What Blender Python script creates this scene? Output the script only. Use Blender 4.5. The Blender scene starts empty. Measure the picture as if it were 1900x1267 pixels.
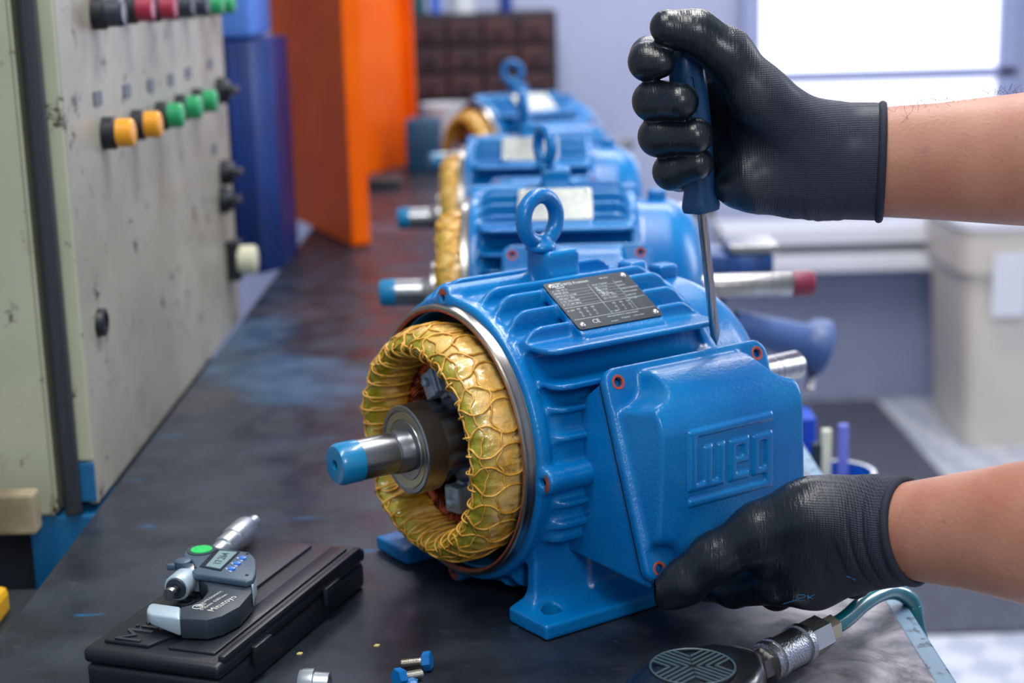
import bpy, bmesh, math, random
import numpy as np
from mathutils import Vector, Matrix
random.seed(7); rng=np.random.default_rng(7)
S=bpy.context.scene; COL=S.collection
PI=math.pi
# ------------------------------------------------------------------ camera
CAM=Vector((0,0,.426)); PITCH=math.radians(12.9454); ROLL=-.0269; FPX=2945.0
_d=Vector((0,math.cos(PITCH),-math.sin(PITCH))); _r=Vector((1,0,0)); _u=_r.cross(_d)
cR=_r*math.cos(ROLL)+_u*math.sin(ROLL); cU=-_r*math.sin(ROLL)+_u*math.cos(ROLL)
cd=bpy.data.cameras.new('camera'); cam=bpy.data.objects.new('camera',cd); COL.objects.link(cam)
m=Matrix.Identity(4)
for i,v in enumerate((cR,cU,-_d)):
    for j in range(3): m[j][i]=v[j]
m.translation=CAM; cam.matrix_world=m
cd.sensor_width=36; cd.lens=FPX/1900*36; cd.clip_start=.02
cd.dof.use_dof=True; cd.dof.focus_distance=.995; cd.dof.aperture_fstop=5.2; cd.dof.aperture_blades=9
S.camera=cam
S.view_settings.view_transform='Standard'; S.view_settings.look='None'
S.view_settings.exposure=0.0; S.view_settings.gamma=1.0; S.view_settings.use_curve_mapping=False
# ------------------------------------------------------------------ world and lamps
W=bpy.data.worlds.new('world'); S.world=W; W.use_nodes=True
W.node_tree.nodes['Background'].inputs[0].default_value=(.72,.86,1,1)
W.node_tree.nodes['Background'].inputs[1].default_value=.42
def area(name,loc,target,size,power,col):
    l=bpy.data.lights.new(name,'AREA'); l.shape='RECTANGLE'; l.size,l.size_y=size; l.energy=power; l.color=col
    o=bpy.data.objects.new(name,l); COL.objects.link(o); o.location=loc
    o.rotation_euler=(Vector(target)-Vector(loc)).to_track_quat('-Z','Y').to_euler(); return o
area('ceiling_lamp_light',(.45,1.6,1.95),(.45,1.6,0),(.18,1.3),34,(1,.99,.97))
area('ceiling_lamp_light',(-.3,.45,1.95),(-.2,.8,0),(.18,1.3),28,(1,.98,.95))
area('ceiling_lamp_light',(.5,3.5,1.95),(.5,3.8,0),(1.8,.3),48,(1,.98,.95))  # overhead lamp added to brighten the back of the room
area('window_and_fill_light',(2.2,2.1,.9),(.1,1.1,.1),(.5,1.2),24,(.88,.94,1))
area('window_and_fill_light',(.4,-1.0,1.2),(0,1.1,.1),(.35,.6),15,(.93,.97,1))  # added fill from behind the camera, no window on that side

def at(x,y,Y):
    v=_d+cR*((x-950)/FPX)-cU*((y-633.5)/FPX); return CAM+v*(Y/v.y)
def atz(x,y,z):
    v=_d+cR*((x-950)/FPX)-cU*((y-633.5)/FPX); return CAM+v*((z-CAM.z)/v.z)
# ------------------------------------------------------------------ object helpers
def srgb(r,g,b):
    f=lambda c:(c/255/12.92) if c/255<=.04045 else ((c/255+.055)/1.055)**2.4
    return (f(r),f(g),f(b),1)
def tag(o,label=None,cat=None,group=None,kind=None):
    if label:o['label']=label
    if cat:o['category']=cat
    if group:o['group']=group
    if kind:o['kind']=kind
    return o
def thing(name,label,cat,loc=(0,0,0),rz=0,group=None,mat3=None):
    o=bpy.data.objects.new(name,None); COL.objects.link(o); o.empty_display_size=.02
    if mat3 is not None: o.matrix_world=mat3
    else: o.location=loc; o.rotation_euler=(0,0,rz)
    return tag(o,label,cat,group)
def obj(name,me,mat,parent=None,smooth=None,label=None):
    if isinstance(me,bmesh.types.BMesh):
        b=me; me=bpy.data.meshes.new(name); b.to_mesh(me); b.free()
    if mat is not None:
        me.materials.clear(); me.materials.append(mat)
    o=bpy.data.objects.new(name,me); COL.objects.link(o)
    if parent is not None: o.parent=parent
    if smooth=='all':
        me.polygons.foreach_set('use_smooth',[True]*len(me.polygons))
    elif smooth is not None:
        me.polygons.foreach_set('use_smooth',[True]*len(me.polygons)); me.set_sharp_from_angle(angle=math.radians(smooth))
    if label:o['label']=label
    return o
def struct(name,me,mat,**k):
    o=obj(name,me,mat,**k); o['kind']='structure'; return o
def NB(): return bmesh.new()
def box(b,c,s,bev=0,seg=2,M=None):
    r=bmesh.ops.create_cube(b,size=1); vs=r['verts']
    for v in vs: v.co=Vector((v.co.x*s[0],v.co.y*s[1],v.co.z*s[2]))
    if bev:
        es=list({e for v in vs for e in v.link_edges})
        r=bmesh.ops.bevel(b,geom=es,offset=bev,segments=seg,profile=.5,affect='EDGES'); vs=list({v for f in r['faces'] for v in f.verts}|{v for v in vs if v.is_valid})
    for v in vs:
        p=v.co+ (Vector(c) if M is None else Vector((0,0,0)))
        v.co=p if M is None else M@(v.co)+Vector(c)
    return b
def frame_from(axis,up=(0,0,1)):
    z=Vector(axis).normalized(); u=Vector(up)
    if abs(z.dot(u))>.98: u=Vector((1,0,0))
    x=u.cross(z).normalized(); y=z.cross(x)
    return Matrix((x,y,z)).transposed()
def rings(b,rr,closed=False,cap=True):
    vv=[[b.verts.new(p) for p in r] for r in rr]; n=len(rr[0])
    L=len(vv)
    for i in range(L if closed else L-1):
        A=vv[i];B=vv[(i+1)%L]
        for j in range(n): b.faces.new((A[j],A[(j+1)%n],B[(j+1)%n],B[j]))
    if cap and not closed:
        b.faces.new(list(reversed(vv[0]))); b.faces.new(vv[-1])
    return b
def lathe(b,prof,p0=(0,0,0),axis=(1,0,0),n=64,cap=False,lobes=0,lobe_amp=0):
    """prof: list of (distance along axis, radius)"""
    M=frame_from(axis); rr=[]
    for t,r in prof:
        ring=[]
        for k in range(n):
            a=2*PI*k/n; q=r*(1-lobe_amp*(.5-.5*math.cos(lobes*a))) if lobes else r
            ring.append(Vector(p0)+M@Vector((q*math.cos(a),q*math.sin(a),t)))
        rr.append(ring)
    rings(b,rr,cap=cap); return b
def tube(b,pts,r,n=8,closed=False,cap=True):
    pts=[Vector(p) for p in pts]; L=len(pts); rr=[]
    t0=None; up=None
    for i,p in enumerate(pts):
        a=pts[(i-1)%L] if (closed or i>0) else p; c=pts[(i+1)%L] if (closed or i<L-1) else p
        t=(c-a).normalized()
        if up is None:
            up=Vector((0,0,1)) if abs(t.z)<.9 else Vector((1,0,0))
        x=(up-t*up.dot(t)).normalized(); up=x; y=t.cross(x)
        q=r[i] if isinstance(r,(list,tuple)) else r
        rr.append([p+(x*math.cos(2*PI*k/n)+y*math.sin(2*PI*k/n))*q for k in range(n)])
    rings(b,rr,closed=closed,cap=cap); return b
def prism(b,poly,z0,z1,bev=0,seg=2,M=None,off=(0,0,0)):
    """poly in xy extruded z0..z1, optionally bevelled, then M"""
    lo=[b.verts.new((p[0],p[1],z0)) for p in poly]; hi=[b.verts.new((p[0],p[1],z1)) for p in poly]; n=len(poly)
    fs=[b.faces.new(list(reversed(lo))),b.faces.new(hi)]
    for j in range(n): fs.append(b.faces.new((lo[j],lo[(j+1)%n],hi[(j+1)%n],hi[j])))
    vs=lo+hi
    bmesh.ops.recalc_face_normals(b,faces=fs)
    if bev:
        es=list({e for f in fs for e in f.edges})
        r=bmesh.ops.bevel(b,geom=es,offset=bev,segments=seg,profile=.5,affect='EDGES')
        vs=list({v for f in r['faces'] for v in f.verts}|{v for v in vs if v.is_valid})
    if M is not None or any(off):
        M=M or Matrix.Identity(3)
        for v in vs: v.co=M@v.co+Vector(off)
    return b
def text_mesh(body,size,extrude=0.0,spacing=1.0,align='CENTER'):
    c=bpy.data.curves.new('lettering','FONT'); c.body=body; c.size=size; c.extrude=extrude
    c.align_x=align; c.align_y='CENTER'; c.space_character=spacing; c.resolution_u=3
    o=bpy.data.objects.new('lettering',c); COL.objects.link(o)
    dg=bpy.context.evaluated_depsgraph_get(); dg.update()
    me=bpy.data.meshes.new_from_object(o.evaluated_get(dg)); bpy.data.objects.remove(o); return me
def add_text(b,body,size,M3,off,extrude=0.0,spacing=1.0,align='CENTER'):
    me=text_mesh(body,size,extrude,spacing,align); n=len(b.verts)
    b.from_mesh(me); b.verts.ensure_lookup_table()
    for v in b.verts[n:]: v.co=M3@v.co+Vector(off)
    bpy.data.meshes.remove(me)
def cols(x,y,z): return Matrix((Vector(x).normalized(),Vector(y).normalized(),Vector(z).normalized())).transposed()
# ------------------------------------------------------------------ implicit surfaces -> mesh (surface nets)
class Field:
    def __init__(s,lo,hi,res):
        s.lo=np.array(lo,np.float32); s.res=res
        s.n=[int(math.ceil((hi[i]-lo[i])/res))+1 for i in range(3)]
        s.ax=[s.lo[i]+res*np.arange(s.n[i],dtype=np.float32) for i in range(3)]
        s.F=np.full(s.n,1e3,np.float32)
    def sl(s,bb):
        out=[]
        for i in range(3):
            a=int(max(0,math.floor((bb[i]-s.lo[i])/s.res))); c=int(min(s.n[i],math.ceil((bb[i+3]-s.lo[i])/s.res)+1)); out.append(slice(a,max(a,c)))
        return tuple(out)
    def grid(s,sl): return np.meshgrid(s.ax[0][sl[0]],s.ax[1][sl[1]],s.ax[2][sl[2]],indexing='ij',sparse=True)
    def add(s,fn,bb=None,k=0,mode='u'):
        sl=s.sl(bb) if bb else (slice(None),)*3
        if s.F[sl].size==0: return
        X,Y,Z=s.grid(sl); d=fn(X,Y,Z); A=s.F[sl]
        if mode=='u': s.F[sl]=smin(A,d,k)
        else: s.F[sl]=-smin(-A,d,k)          # subtract d
    def mesh(s,name,scale=.001):
        F=s.F; ins=F<0; nx,ny,nz=F.shape
        c=[ins[i:nx-1+i,j:ny-1+j,k:nz-1+k] for i in (0,1) for j in (0,1) for k in (0,1)]
        sm=sum(q.astype(np.int8) for q in c); act=(sm>0)&(sm<8)
        I,J,K=np.nonzero(act); idx=np.full(act.shape,-1,np.int64); idx[I,J,K]=np.arange(len(I))
        P=np.zeros((len(I),3)); cnt=np.zeros(len(I))
        cor=[(i,j,k) for i in (0,1) for j in (0,1) for k in (0,1)]
        val={q:F[I+q[0],J+q[1],K+q[2]].astype(np.float64) for q in cor}
        for q in cor:
            for a in range(3):
                if q[a]==0:
                    w=list(q); w[a]=1; w=tuple(w); fa,fb=val[q],val[w]
                    mk=(fa<0)!=(fb<0); t=np.where(mk,fa/np.where(mk,fa-fb,1),0)
                    pt=np.zeros((len(I),3)); pt[:]=q; pt[:,a]=t
                    P+=pt*mk[:,None]; cnt+=mk
        P/=cnt[:,None]; P=(P+np.c_[I,J,K])*s.res+s.lo
        quads=[]
        for a in range(3):
            b_,c_=(a+1)%3,(a+2)%3
            s0=[slice(None)]*3; s1=[slice(None)]*3; s0[a]=slice(0,-1); s1[a]=slice(1,None)
            A=ins[tuple(s0)]; B=ins[tuple(s1)]; ch=A!=B
            q=np.array(np.nonzero(ch)).T
            mk=(q[:,b_]>0)&(q[:,c_]>0)&(q[:,b_]<idx.shape[b_])&(q[:,c_]<idx.shape[c_]); q=q[mk]
            fl=A[tuple(q.T)]
            def g(db,dc):
                w=q.copy(); w[:,b_]-=db; w[:,c_]-=dc; return idx[tuple(w.T)]
            v=np.stack([g(1,1),g(0,1),g(0,0),g(1,0)],1)
            v[~fl]=v[~fl][:,::-1]; quads.append(v)
        Q=np.concatenate(quads); Q=Q[(Q>=0).all(1)]
        return npmesh(name,P*scale,Q)
def npmesh(name,V,Q):
    me=bpy.data.meshes.new(name); V=np.ascontiguousarray(V,np.float32); n=Q.shape[1]
    me.vertices.add(len(V)); me.vertices.foreach_set('co',V.ravel())
    me.loops.add(Q.size); me.loops.foreach_set('vertex_index',np.ascontiguousarray(Q,np.int32).ravel())
    me.polygons.add(len(Q)); me.polygons.foreach_set('loop_start',np.arange(0,Q.size,n,dtype=np.int32))
    me.update(calc_edges=True); me.validate(); me.polygons.foreach_set('use_smooth',[True]*len(me.polygons)); return me
def smin(a,b,k):
    if k<=0: return np.minimum(a,b)
    h=np.maximum(k-np.abs(a-b),0)/k; return np.minimum(a,b)-h*h*k*.25
def smax(a,b,k): return -smin(-a,-b,k)
def rbox(lo,hi,r=1.5):
    c=[(lo[i]+hi[i])/2 for i in range(3)]; h=[(hi[i]-lo[i])/2-r for i in range(3)]
    def f(X,Y,Z):
        qx,qy,qz=np.abs(X-c[0])-h[0],np.abs(Y-c[1])-h[1],np.abs(Z-c[2])-h[2]
        return np.sqrt(np.maximum(qx,0)**2+np.maximum(qy,0)**2+np.maximum(qz,0)**2)+np.minimum(np.maximum(np.maximum(qx,qy),qz),0)-r
    return f
def rcone(a,b,ra,rb):
    a=np.array(a,float);b=np.array(b,float);ba=b-a;l2=ba@ba
    def f(X,Y,Z):
        h=np.clip(((X-a[0])*ba[0]+(Y-a[1])*ba[1]+(Z-a[2])*ba[2])/l2,0,1).astype(np.float32)
        return np.sqrt((X-a[0]-h*ba[0])**2+(Y-a[1]-h*ba[1])**2+(Z-a[2]-h*ba[2])**2)-(ra+(rb-ra)*h)
    return f
def xcyl(y,z,r,x0,x1,rd=1):
    def f(X,Y,Z):
        q=np.sqrt((Y-y)**2+(Z-z)**2)-(r-rd); w=np.abs(X-(x0+x1)/2)-((x1-x0)/2-rd)
        return np.sqrt(np.maximum(q,0)**2+np.maximum(w,0)**2)+np.minimum(np.maximum(q,w),0)-rd
    return f
# ------------------------------------------------------------------ materials
def mat(name,col,rough=.5,metal=0,col2=None,nscale=8,nmin=.4,nmax=.6,ndetail=4,bump=0,bscale=60,bdist=.001,coat=0,rvar=0,sub=0,emit=None,coords='Object',aniso=0,spec=None,trans=0,extra=None,stretch=None,coat_rough=.1):
    M=bpy.data.materials.new(name); M.use_nodes=True; nt=M.node_tree; P=nt.nodes['Principled BSDF']
    P.inputs['Base Color'].default_value=col; P.inputs['Roughness'].default_value=rough; P.inputs['Metallic'].default_value=metal
    if coat: P.inputs['Coat Weight'].default_value=coat; P.inputs['Coat Roughness'].default_value=coat_rough
    if sub: P.inputs['Subsurface Weight'].default_value=sub; P.inputs['Subsurface Scale'].default_value=.004
    if spec is not None: P.inputs['Specular IOR Level'].default_value=spec
    if trans: P.inputs['Transmission Weight'].default_value=trans
    if aniso: P.inputs['Anisotropic'].default_value=aniso
    if emit: P.inputs['Emission Color'].default_value=emit[0]; P.inputs['Emission Strength'].default_value=emit[1]
    N=nt.nodes; L=nt.links
    tc=N.new('ShaderNodeTexCoord'); src=tc.outputs[coords]
    if stretch:
        mp=N.new('ShaderNodeMapping'); mp.inputs['Scale'].default_value=stretch; L.new(src,mp.inputs[0]); src=mp.outputs[0]
    def noise(sc,det=4,rg=.55):
        n=N.new('ShaderNodeTexNoise'); n.inputs['Scale'].default_value=sc; n.inputs['Detail'].default_value=det; n.inputs['Roughness'].default_value=rg
        L.new(src,n.inputs['Vector']); return n.outputs['Fac']
    def ramp(fac,a,b):
        r=N.new('ShaderNodeMapRange'); r.inputs[1].default_value=a; r.inputs[2].default_value=b; L.new(fac,r.inputs[0]); return r.outputs[0]
    def mix(fac,a,b):
        x=N.new('ShaderNodeMix'); x.data_type='RGBA'; L.new(fac,x.inputs[0])
        for s,v in ((6,a),(7,b)):
            if isinstance(v,tuple): x.inputs[s].default_value=v
            else: L.new(v,x.inputs[s])
        return x.outputs[2]
    c=None
    if col2:
        c=mix(ramp(noise(nscale,ndetail),nmin,nmax),col,col2); L.new(c,P.inputs['Base Color'])
    if rvar:
        r=ramp(noise(nscale*1.7,5),.3,.7); mm=N.new('ShaderNodeMapRange'); L.new(r,mm.inputs[0]); mm.inputs[3].default_value=rough-rvar; mm.inputs[4].default_value=rough+rvar; L.new(mm.outputs[0],P.inputs['Roughness'])
    if bump:
        b=N.new('ShaderNodeBump'); b.inputs['Strength'].default_value=bump; b.inputs['Distance'].default_value=bdist
        L.new(noise(bscale,3),b.inputs['Height']); L.new(b.outputs[0],P.inputs['Normal'])
    if extra: extra(nt,N,L,P,src,noise,ramp,mix,c)
    return M
BLUE=srgb(0,114,178)
m_blue=mat('blue_enamel',BLUE,.28,0,col2=srgb(0,100,168),nscale=12,bump=.4,bscale=420,bdist=.0009,coat=.22,coat_rough=.13,rvar=.05,spec=.34)
m_teal=mat('teal_blue_enamel',srgb(0,116,166),.3,0,bump=.2,bscale=400,bdist=.0008,coat=.3)
m_steel=mat('machined_steel',srgb(190,190,192),.24,1,bump=.12,bscale=200,bdist=.0004,stretch=(40,1,1),col2=srgb(150,146,140),nscale=30)
m_rim=mat('machined_rim',srgb(170,165,160),.28,1,col2=srgb(95,88,82),nscale=14,nmin=.45,nmax=.75,bump=.1,bscale=300,bdist=.0003,stretch=(30,1,1))
m_primer=mat('red_primer',srgb(150,62,48),.7,col2=srgb(105,60,52),nscale=200)
m_bore=mat('dark_bore',srgb(38,40,46),.3,.5,col2=srgb(110,112,116),nscale=60,nmin=.6,nmax=.72)
m_shaft=mat('dark_ground_steel',srgb(150,152,156),.3,1,bump=.1,bscale=150,bdist=.0003,stretch=(20,1,1))
m_alu=mat('cast_aluminium',srgb(170,186,204),.36,.45,bump=.4,bscale=260,bdist=.0008,col2=srgb(140,156,176),nscale=60)
m_black=mat('black_hole',(.008,.008,.01,1),.6)
m_brass=mat('bearing_shield',srgb(186,184,160),.3,1,stretch=(1,1,1),bump=.06,bscale=500,bdist=.0003)
def ex_coil(nt,N,L,P,src,noise,ramp,mix,c):
    sx=N.new('ShaderNodeSeparateXYZ'); L.new(src,sx.inputs[0]); ma=N.new('ShaderNodeMath'); ma.operation='MULTIPLY_ADD'; L.new(noise(34,3),ma.inputs[0]); ma.inputs[1].default_value=.03; L.new(sx.outputs[0],ma.inputs[2])
    g=mix(ramp(ma.outputs[0],.022,.036),c,srgb(150,142,30)); d=mix(ramp(noise(60,5),.58,.72),g,srgb(150,98,20)); L.new(d,P.inputs['Base Color'])
m_coil=mat('varnished_insulation',srgb(232,190,116),.26,0,col2=srgb(208,152,46),nscale=34,bump=.6,bscale=130,bdist=.003,coat=.7,sub=.15,extra=ex_coil,coat_rough=.12)
m_cord=mat('lacing_cord',srgb(226,174,72),.42,0,col2=srgb(190,132,36),nscale=120,bump=.6,bscale=900,bdist=.0006,coat=.35)
m_copper=mat('copper_wire',srgb(214,112,72),.28,1,col2=srgb(80,24,14),nscale=120)
m_core=mat('laminated_core',srgb(48,30,24),.5,.4,col2=srgb(24,18,18),nscale=80)
m_plate=mat('dark_nameplate',srgb(14,26,38),.35,0,spec=.35,col2=srgb(24,38,50),nscale=60,bump=.05,bscale=300,bdist=.0003)
m_splate=mat('silver_nameplate',srgb(170,172,166),.35,.7,col2=srgb(140,146,148),nscale=110,nmin=.4,nmax=.7)
m_print=mat('plate_print',srgb(176,184,188),.4,.3)
m_rivet=mat('rivet_head',srgb(214,208,196),.25,.9)
m_nitrile=None
# ------------------------------------------------------------------ room
def ex_floor(nt,N,L,P,src,noise,ramp,mix,c):
    ch=N.new('ShaderNodeTexChecker'); ch.inputs['Scale'].default_value=1; 
    mp=N.new('ShaderNodeMapping'); mp.inputs['Scale'].default_value=(14,14,14); mp.inputs['Rotation'].default_value=(0,0,.6); L.new(src,mp.inputs[0]); L.new(mp.outputs[0],ch.inputs[0])
    x=mix(ch.outputs['Fac'],srgb(176,184,200),srgb(206,210,218)); L.new(x,P.inputs['Base Color'])
b=NB(); box(b,(0,2.2,-.875),(5.2,6,.05)); struct('floor',b,mat('tread_plate_floor',srgb(190,196,206),.4,.2,extra=ex_floor,bump=.2,bscale=30,bdist=.003))
m_wall=mat('lavender_grey_wall',srgb(172,180,210),.7,col2=srgb(162,170,202),nscale=1.5)
b=NB(); box(b,(0,4.75,.6),(5.2,.1,2.95)); struct('wall_back',b,m_wall)
b=NB(); box(b,(-2.55,2.2,.6),(.1,5,2.95)); struct('wall_left',b,m_wall)
b=NB(); box(b,(2.55,2.2,.6),(.1,5,2.95)); struct('wall_right',b,m_wall)
b=NB(); box(b,(0,2.2,2.1),(5.2,5,.05)); struct('ceiling',b,mat('white_ceiling',srgb(225,226,228),.8))
for i,(x,y) in enumerate(((.45,1.6),(-.3,.45),(.5,3.5))):
    t=thing('ceiling_lamp','long white ceiling lamp '+('over the motor row','above the near end of the bench','added to brighten the back wall')[i],'lamp',(x,y,2.03))
    b=NB(); box(b,(0,0,.02),(.4,1.36,.05),.008); obj('housing',b,mat('lamp_white',srgb(230,230,230),.5),t)
# window on the back wall, bright panes
m_pane=mat('bright_frosted_pane',srgb(245,246,250),.5,emit=((.93,.95,1,1),1.5))
m_frame=mat('window_frame_paint',srgb(150,160,200),.5)
x0=at(1410,60,4.66).x; x1=at(1852,60,4.66).x
zs=[(at(1600,131,4.66).z,1.3),(at(1600,214,4.66).z,at(1600,148,4.66).z)]
b=NB()
for z0,z1 in zs:
    box(b,(x0-.025,4.67,(z0+z1)/2),(.05,.06,z1-z0+.05)); box(b,(x1+.025,4.67,(z0+z1)/2),(.05,.06,z1-z0+.05))
    box(b,((x0+x1)/2,4.67,z0-.0135),(x1-x0,.06,.034))
box(b,((x0+x1)/2,4.67,1.32),(x1-x0+.1,.06,.05))
wf=struct('window_1',b,m_frame,smooth=30)
for z0,z1 in zs:
    b=NB(); box(b,((x0+x1)/2,4.68,(z0+z1)/2),(x1-x0,.02,z1-z0)); obj('pane',b,m_pane,wf)
# white radiator-like ledges along the back wall
m_white=mat('white_paint',srgb(222,224,232),.5)
xl=at(1335,450,4.5).x
for i,(ya,yb) in enumerate(((418,452),(470,502))):
    z1,z0=at(1500,ya,4.5).z,at(1500,yb,4.5).z
    b=NB(); box(b,((xl+2.3)/2,4.56,(z0+z1)/2),(2.3-xl,.2,z1-z0),.006); struct('trim_%d'%(i+1),b,m_white)
# dark mat
m_mat=mat('grey_rubber_mat',srgb(72,76,92),.7,col2=srgb(62,66,80),nscale=30)
b=NB(); box(b,(.48,3.75,-.845),(1.22,1.72,.01),.002); tag(obj('floor_mat',b,m_mat),'dark grey rubber mat on the floor behind the bench','mat')
# ------------------------------------------------------------------ bench
def ex_bench(nt,N,L,P,src,noise,ramp,mix,c):
    sep=N.new('ShaderNodeSeparateXYZ'); L.new(src,sep.inputs[0])
    a=mix(ramp(noise(3.2,6,.6),.56,.76),c,srgb(84,72,72))
    # worn lighter steel close to the right edge
    n2=N.new('ShaderNodeMath'); n2.operation='MULTIPLY_ADD'; L.new(noise(9,5),n2.inputs[0]); n2.inputs[1].default_value=.22; L.new(sep.outputs[0],n2.inputs[2])
    worn=ramp(n2.outputs[0],.2,.33)
    m1=N.new('ShaderNodeTexNoise'); m1.inputs['Scale'].default_value=22; m1.inputs['Detail'].default_value=8; m1.inputs['Roughness'].default_value=.65; m1.inputs['Distortion'].default_value=1.6; L.new(src,m1.inputs['Vector'])
    wc=mix(ramp(m1.outputs['Fac'],.38,.66),srgb(84,84,96),srgb(158,152,158)); a=mix(ramp(m1.outputs['Fac'],.6,.75),a,srgb(66,66,76)); a=mix(worn,a,wc)
    # cyan paint scrapes, streaky
    mp=N.new('ShaderNodeMapping'); mp.inputs['Scale'].default_value=(7,42,1); mp.inputs['Rotation'].default_value=(0,0,-.25); L.new(src,mp.inputs[0])
    t=N.new('ShaderNodeTexNoise'); t.inputs['Scale'].default_value=1; t.inputs['Detail'].default_value=7; t.inputs['Roughness'].default_value=.7; L.new(mp.outputs[0],t.inputs['Vector'])
    a=mix(ramp(t.outputs['Fac'],.635,.675),a,srgb(14,96,140))
    # blue overspray area far left
    t2=noise(2.2,3); a=mix(ramp(t2,.60,.70),a,srgb(62,92,120))
    L.new(a,P.inputs['Base Color'])
    mp=N.new('ShaderNodeMapping'); mp.inputs['Scale'].default_value=(14,9,1); mp.inputs['Rotation'].default_value=(0,0,.6); L.new(src,mp.inputs[0])
    s=N.new('ShaderNodeTexNoise'); s.inputs['Scale'].default_value=2; s.inputs['Detail'].default_value=6; L.new(mp.outputs[0],s.inputs['Vector'])
    r=N.new('ShaderNodeMapRange'); L.new(s.outputs['Fac'],r.inputs[0]); r.inputs[1].default_value=.35; r.inputs[2].default_value=.7; r.inputs[3].default_value=.3; r.inputs[4].default_value=.52
    L.new(r.outputs[0],P.inputs['Roughness'])
m_bench=mat('worn_black_steel_sheet',srgb(44,52,64),.4,.35,col2=srgb(28,34,44),nscale=14,extra=ex_bench,bump=.12,bscale=45,bdist=.001)
m_bframe=mat('chipped_blue_frame',srgb(108,138,162),.45,col2=srgb(48,66,86),nscale=55,nmin=.54,nmax=.60,bump=.3,bscale=80)
m_dblue=mat('bench_leg_blue',srgb(0,84,140),.45,col2=srgb(0,66,112),nscale=9)
BX0,BX1=-.351,.2533
bn=thing('workbench','long steel workbench with a worn black sheet top carrying the row of motors','workbench',(0,2.2,-.85))
P0=Vector((0,2.2,-.85))
b=NB(); box(b,Vector(((BX0+BX1)/2,2.35,-.002))-P0,(BX1-BX0,3.7,.004),.001,1); obj('bench_top',b,m_bench,bn)
b=NB()
box(b,Vector((BX1+.0072,2.35,-.009))-P0,(.0146,3.7,.012),.002); box(b,Vector((BX1+.0118,2.35,-.035))-P0,(.005,3.7,.05),.001); obj('edge_angle',b,m_bframe,bn,label='pale blue chipped edge angle')
b=NB(); box(b,Vector(((BX0+BX1)/2,2.35,-.03))-P0,(BX1-BX0-.02,3.66,.05),.002); obj('under_frame',b,m_dblue,bn)
for x in (BX0+.04,BX1-.04):
    for y in (.62,2.4,4.1):
        b=NB(); box(b,Vector((x,y,-.452))-P0,(.06,.06,.794),.003); obj('leg',b,m_dblue,bn)
# ------------------------------------------------------------------ control cabinet (left)
def ex_cab(nt,N,L,P,src,noise,ramp,mix,c):
    a=mix(ramp(noise(5,6,.65),.56,.7),c,srgb(128,112,96)); a=mix(ramp(noise(34,6,.7),.60,.66),a,srgb(74,64,56)); L.new(a,P.inputs['Base Color'])
m_cab=mat('greenish_beige_enamel',srgb(170,172,148),.42,col2=srgb(156,160,136),nscale=4,extra=ex_cab,bump=.1,bscale=30)
m_cabf=mat('grey_panel_enamel',srgb(158,154,142),.38,col2=srgb(144,140,128),nscale=6,extra=ex_cab,bump=.1,bscale=30)
m_seal=mat('dark_rubber_seal',srgb(38,44,48),.5)
m_cbase=mat('cabinet_blue_base',srgb(10,92,140),.45)
cb=thing('control_cabinet','grey control cabinet with rows of coloured push buttons standing beside the bench','cabinet',(-.75,1.65,-.85))
P0=Vector((-.75,1.65,-.85))
XF=-.3535
b=NB(); box(b,Vector((XF-.004,1.657,.40))-P0,(.008,.75,.80),.0015); obj('button_panel',b,m_cabf,cb,label='grey button panel facing the bench')
b=NB(); box(b,Vector((XF-.2-.024,1.665,.40))-P0,(.40,.72,.80),.003)
obj('body',b,m_cab,cb)
b=NB(); box(b,Vector((XF-.0105,1.283,.418))-P0,(.0185,.006,.76),.002); box(b,Vector((XF-.016,1.67,.40))-P0,(.014,.74,.795),.002); obj('front_post',b,m_cab,cb)
b=NB(); box(b,Vector((XF-.0105,1.2815,.020))-P0,(.0185,.006,.034),.001); obj('blue_foot',b,m_cbase,cb)
# front door, slightly ajar seam
def quad_slab(pts,th,dirv):
    b=NB(); d=Vector(dirv)*th; a=[b.verts.new(p) for p in pts]; c=[b.verts.new(p+d) for p in pts]
    b.faces.new(a); b.faces.new(list(reversed(c)))
    for i in range(4): b.faces.new((a[i],c[i],c[(i+1)%4],a[(i+1)%4]))
    bmesh.ops.recalc_face_normals(b,faces=b.faces[:]); return b
dx=at(45,300,1.27).x
dl=[Vector((-1.0,1.27,-.006)),Vector((dx+.0,1.27,-.006)),Vector((dx+.0,1.27,.82)),Vector((-1.0,1.27,.82))]
b=quad_slab([p-P0 for p in dl],.022,(0,1,0)); bmesh.ops.bevel(b,geom=b.edges[:],offset=.003,segments=2,affect='EDGES'); obj('door',b,m_cab,cb)
b=NB(); tube(b,[Vector((dx+.012,1.276,-.005))-P0,Vector((dx+.012,1.276,.82))-P0],.0075,10); obj('door_seal',b,m_seal,cb)
b=NB(); box(b,Vector((-.72,1.66,-.44))-P0,(.66,.70,.82),.004); obj('plinth',b,mat('dark_plinth',srgb(36,40,48),.5),cb)
b=NB(); box(b,Vector((-.383,1.315,-.06))-P0,(.058,.08,.105),.002); obj('blue_bracket',b,m_cbase,cb)
# wood/tan block under the door
b=NB(); zt=at(70,903,1.245).z; zb=at(70,978,1.245).z; xr=at(77,940,1.245).x
box(b,(xr-.15,1.235,(zt+zb)/2),(.30,.02,zt-zb),.003)
tag(obj('wooden_block',b,mat('tan_wood',srgb(150,138,110),.7,col2=srgb(118,106,84),nscale=20)),'tan wooden block wedged under the cabinet door','block')
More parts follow.
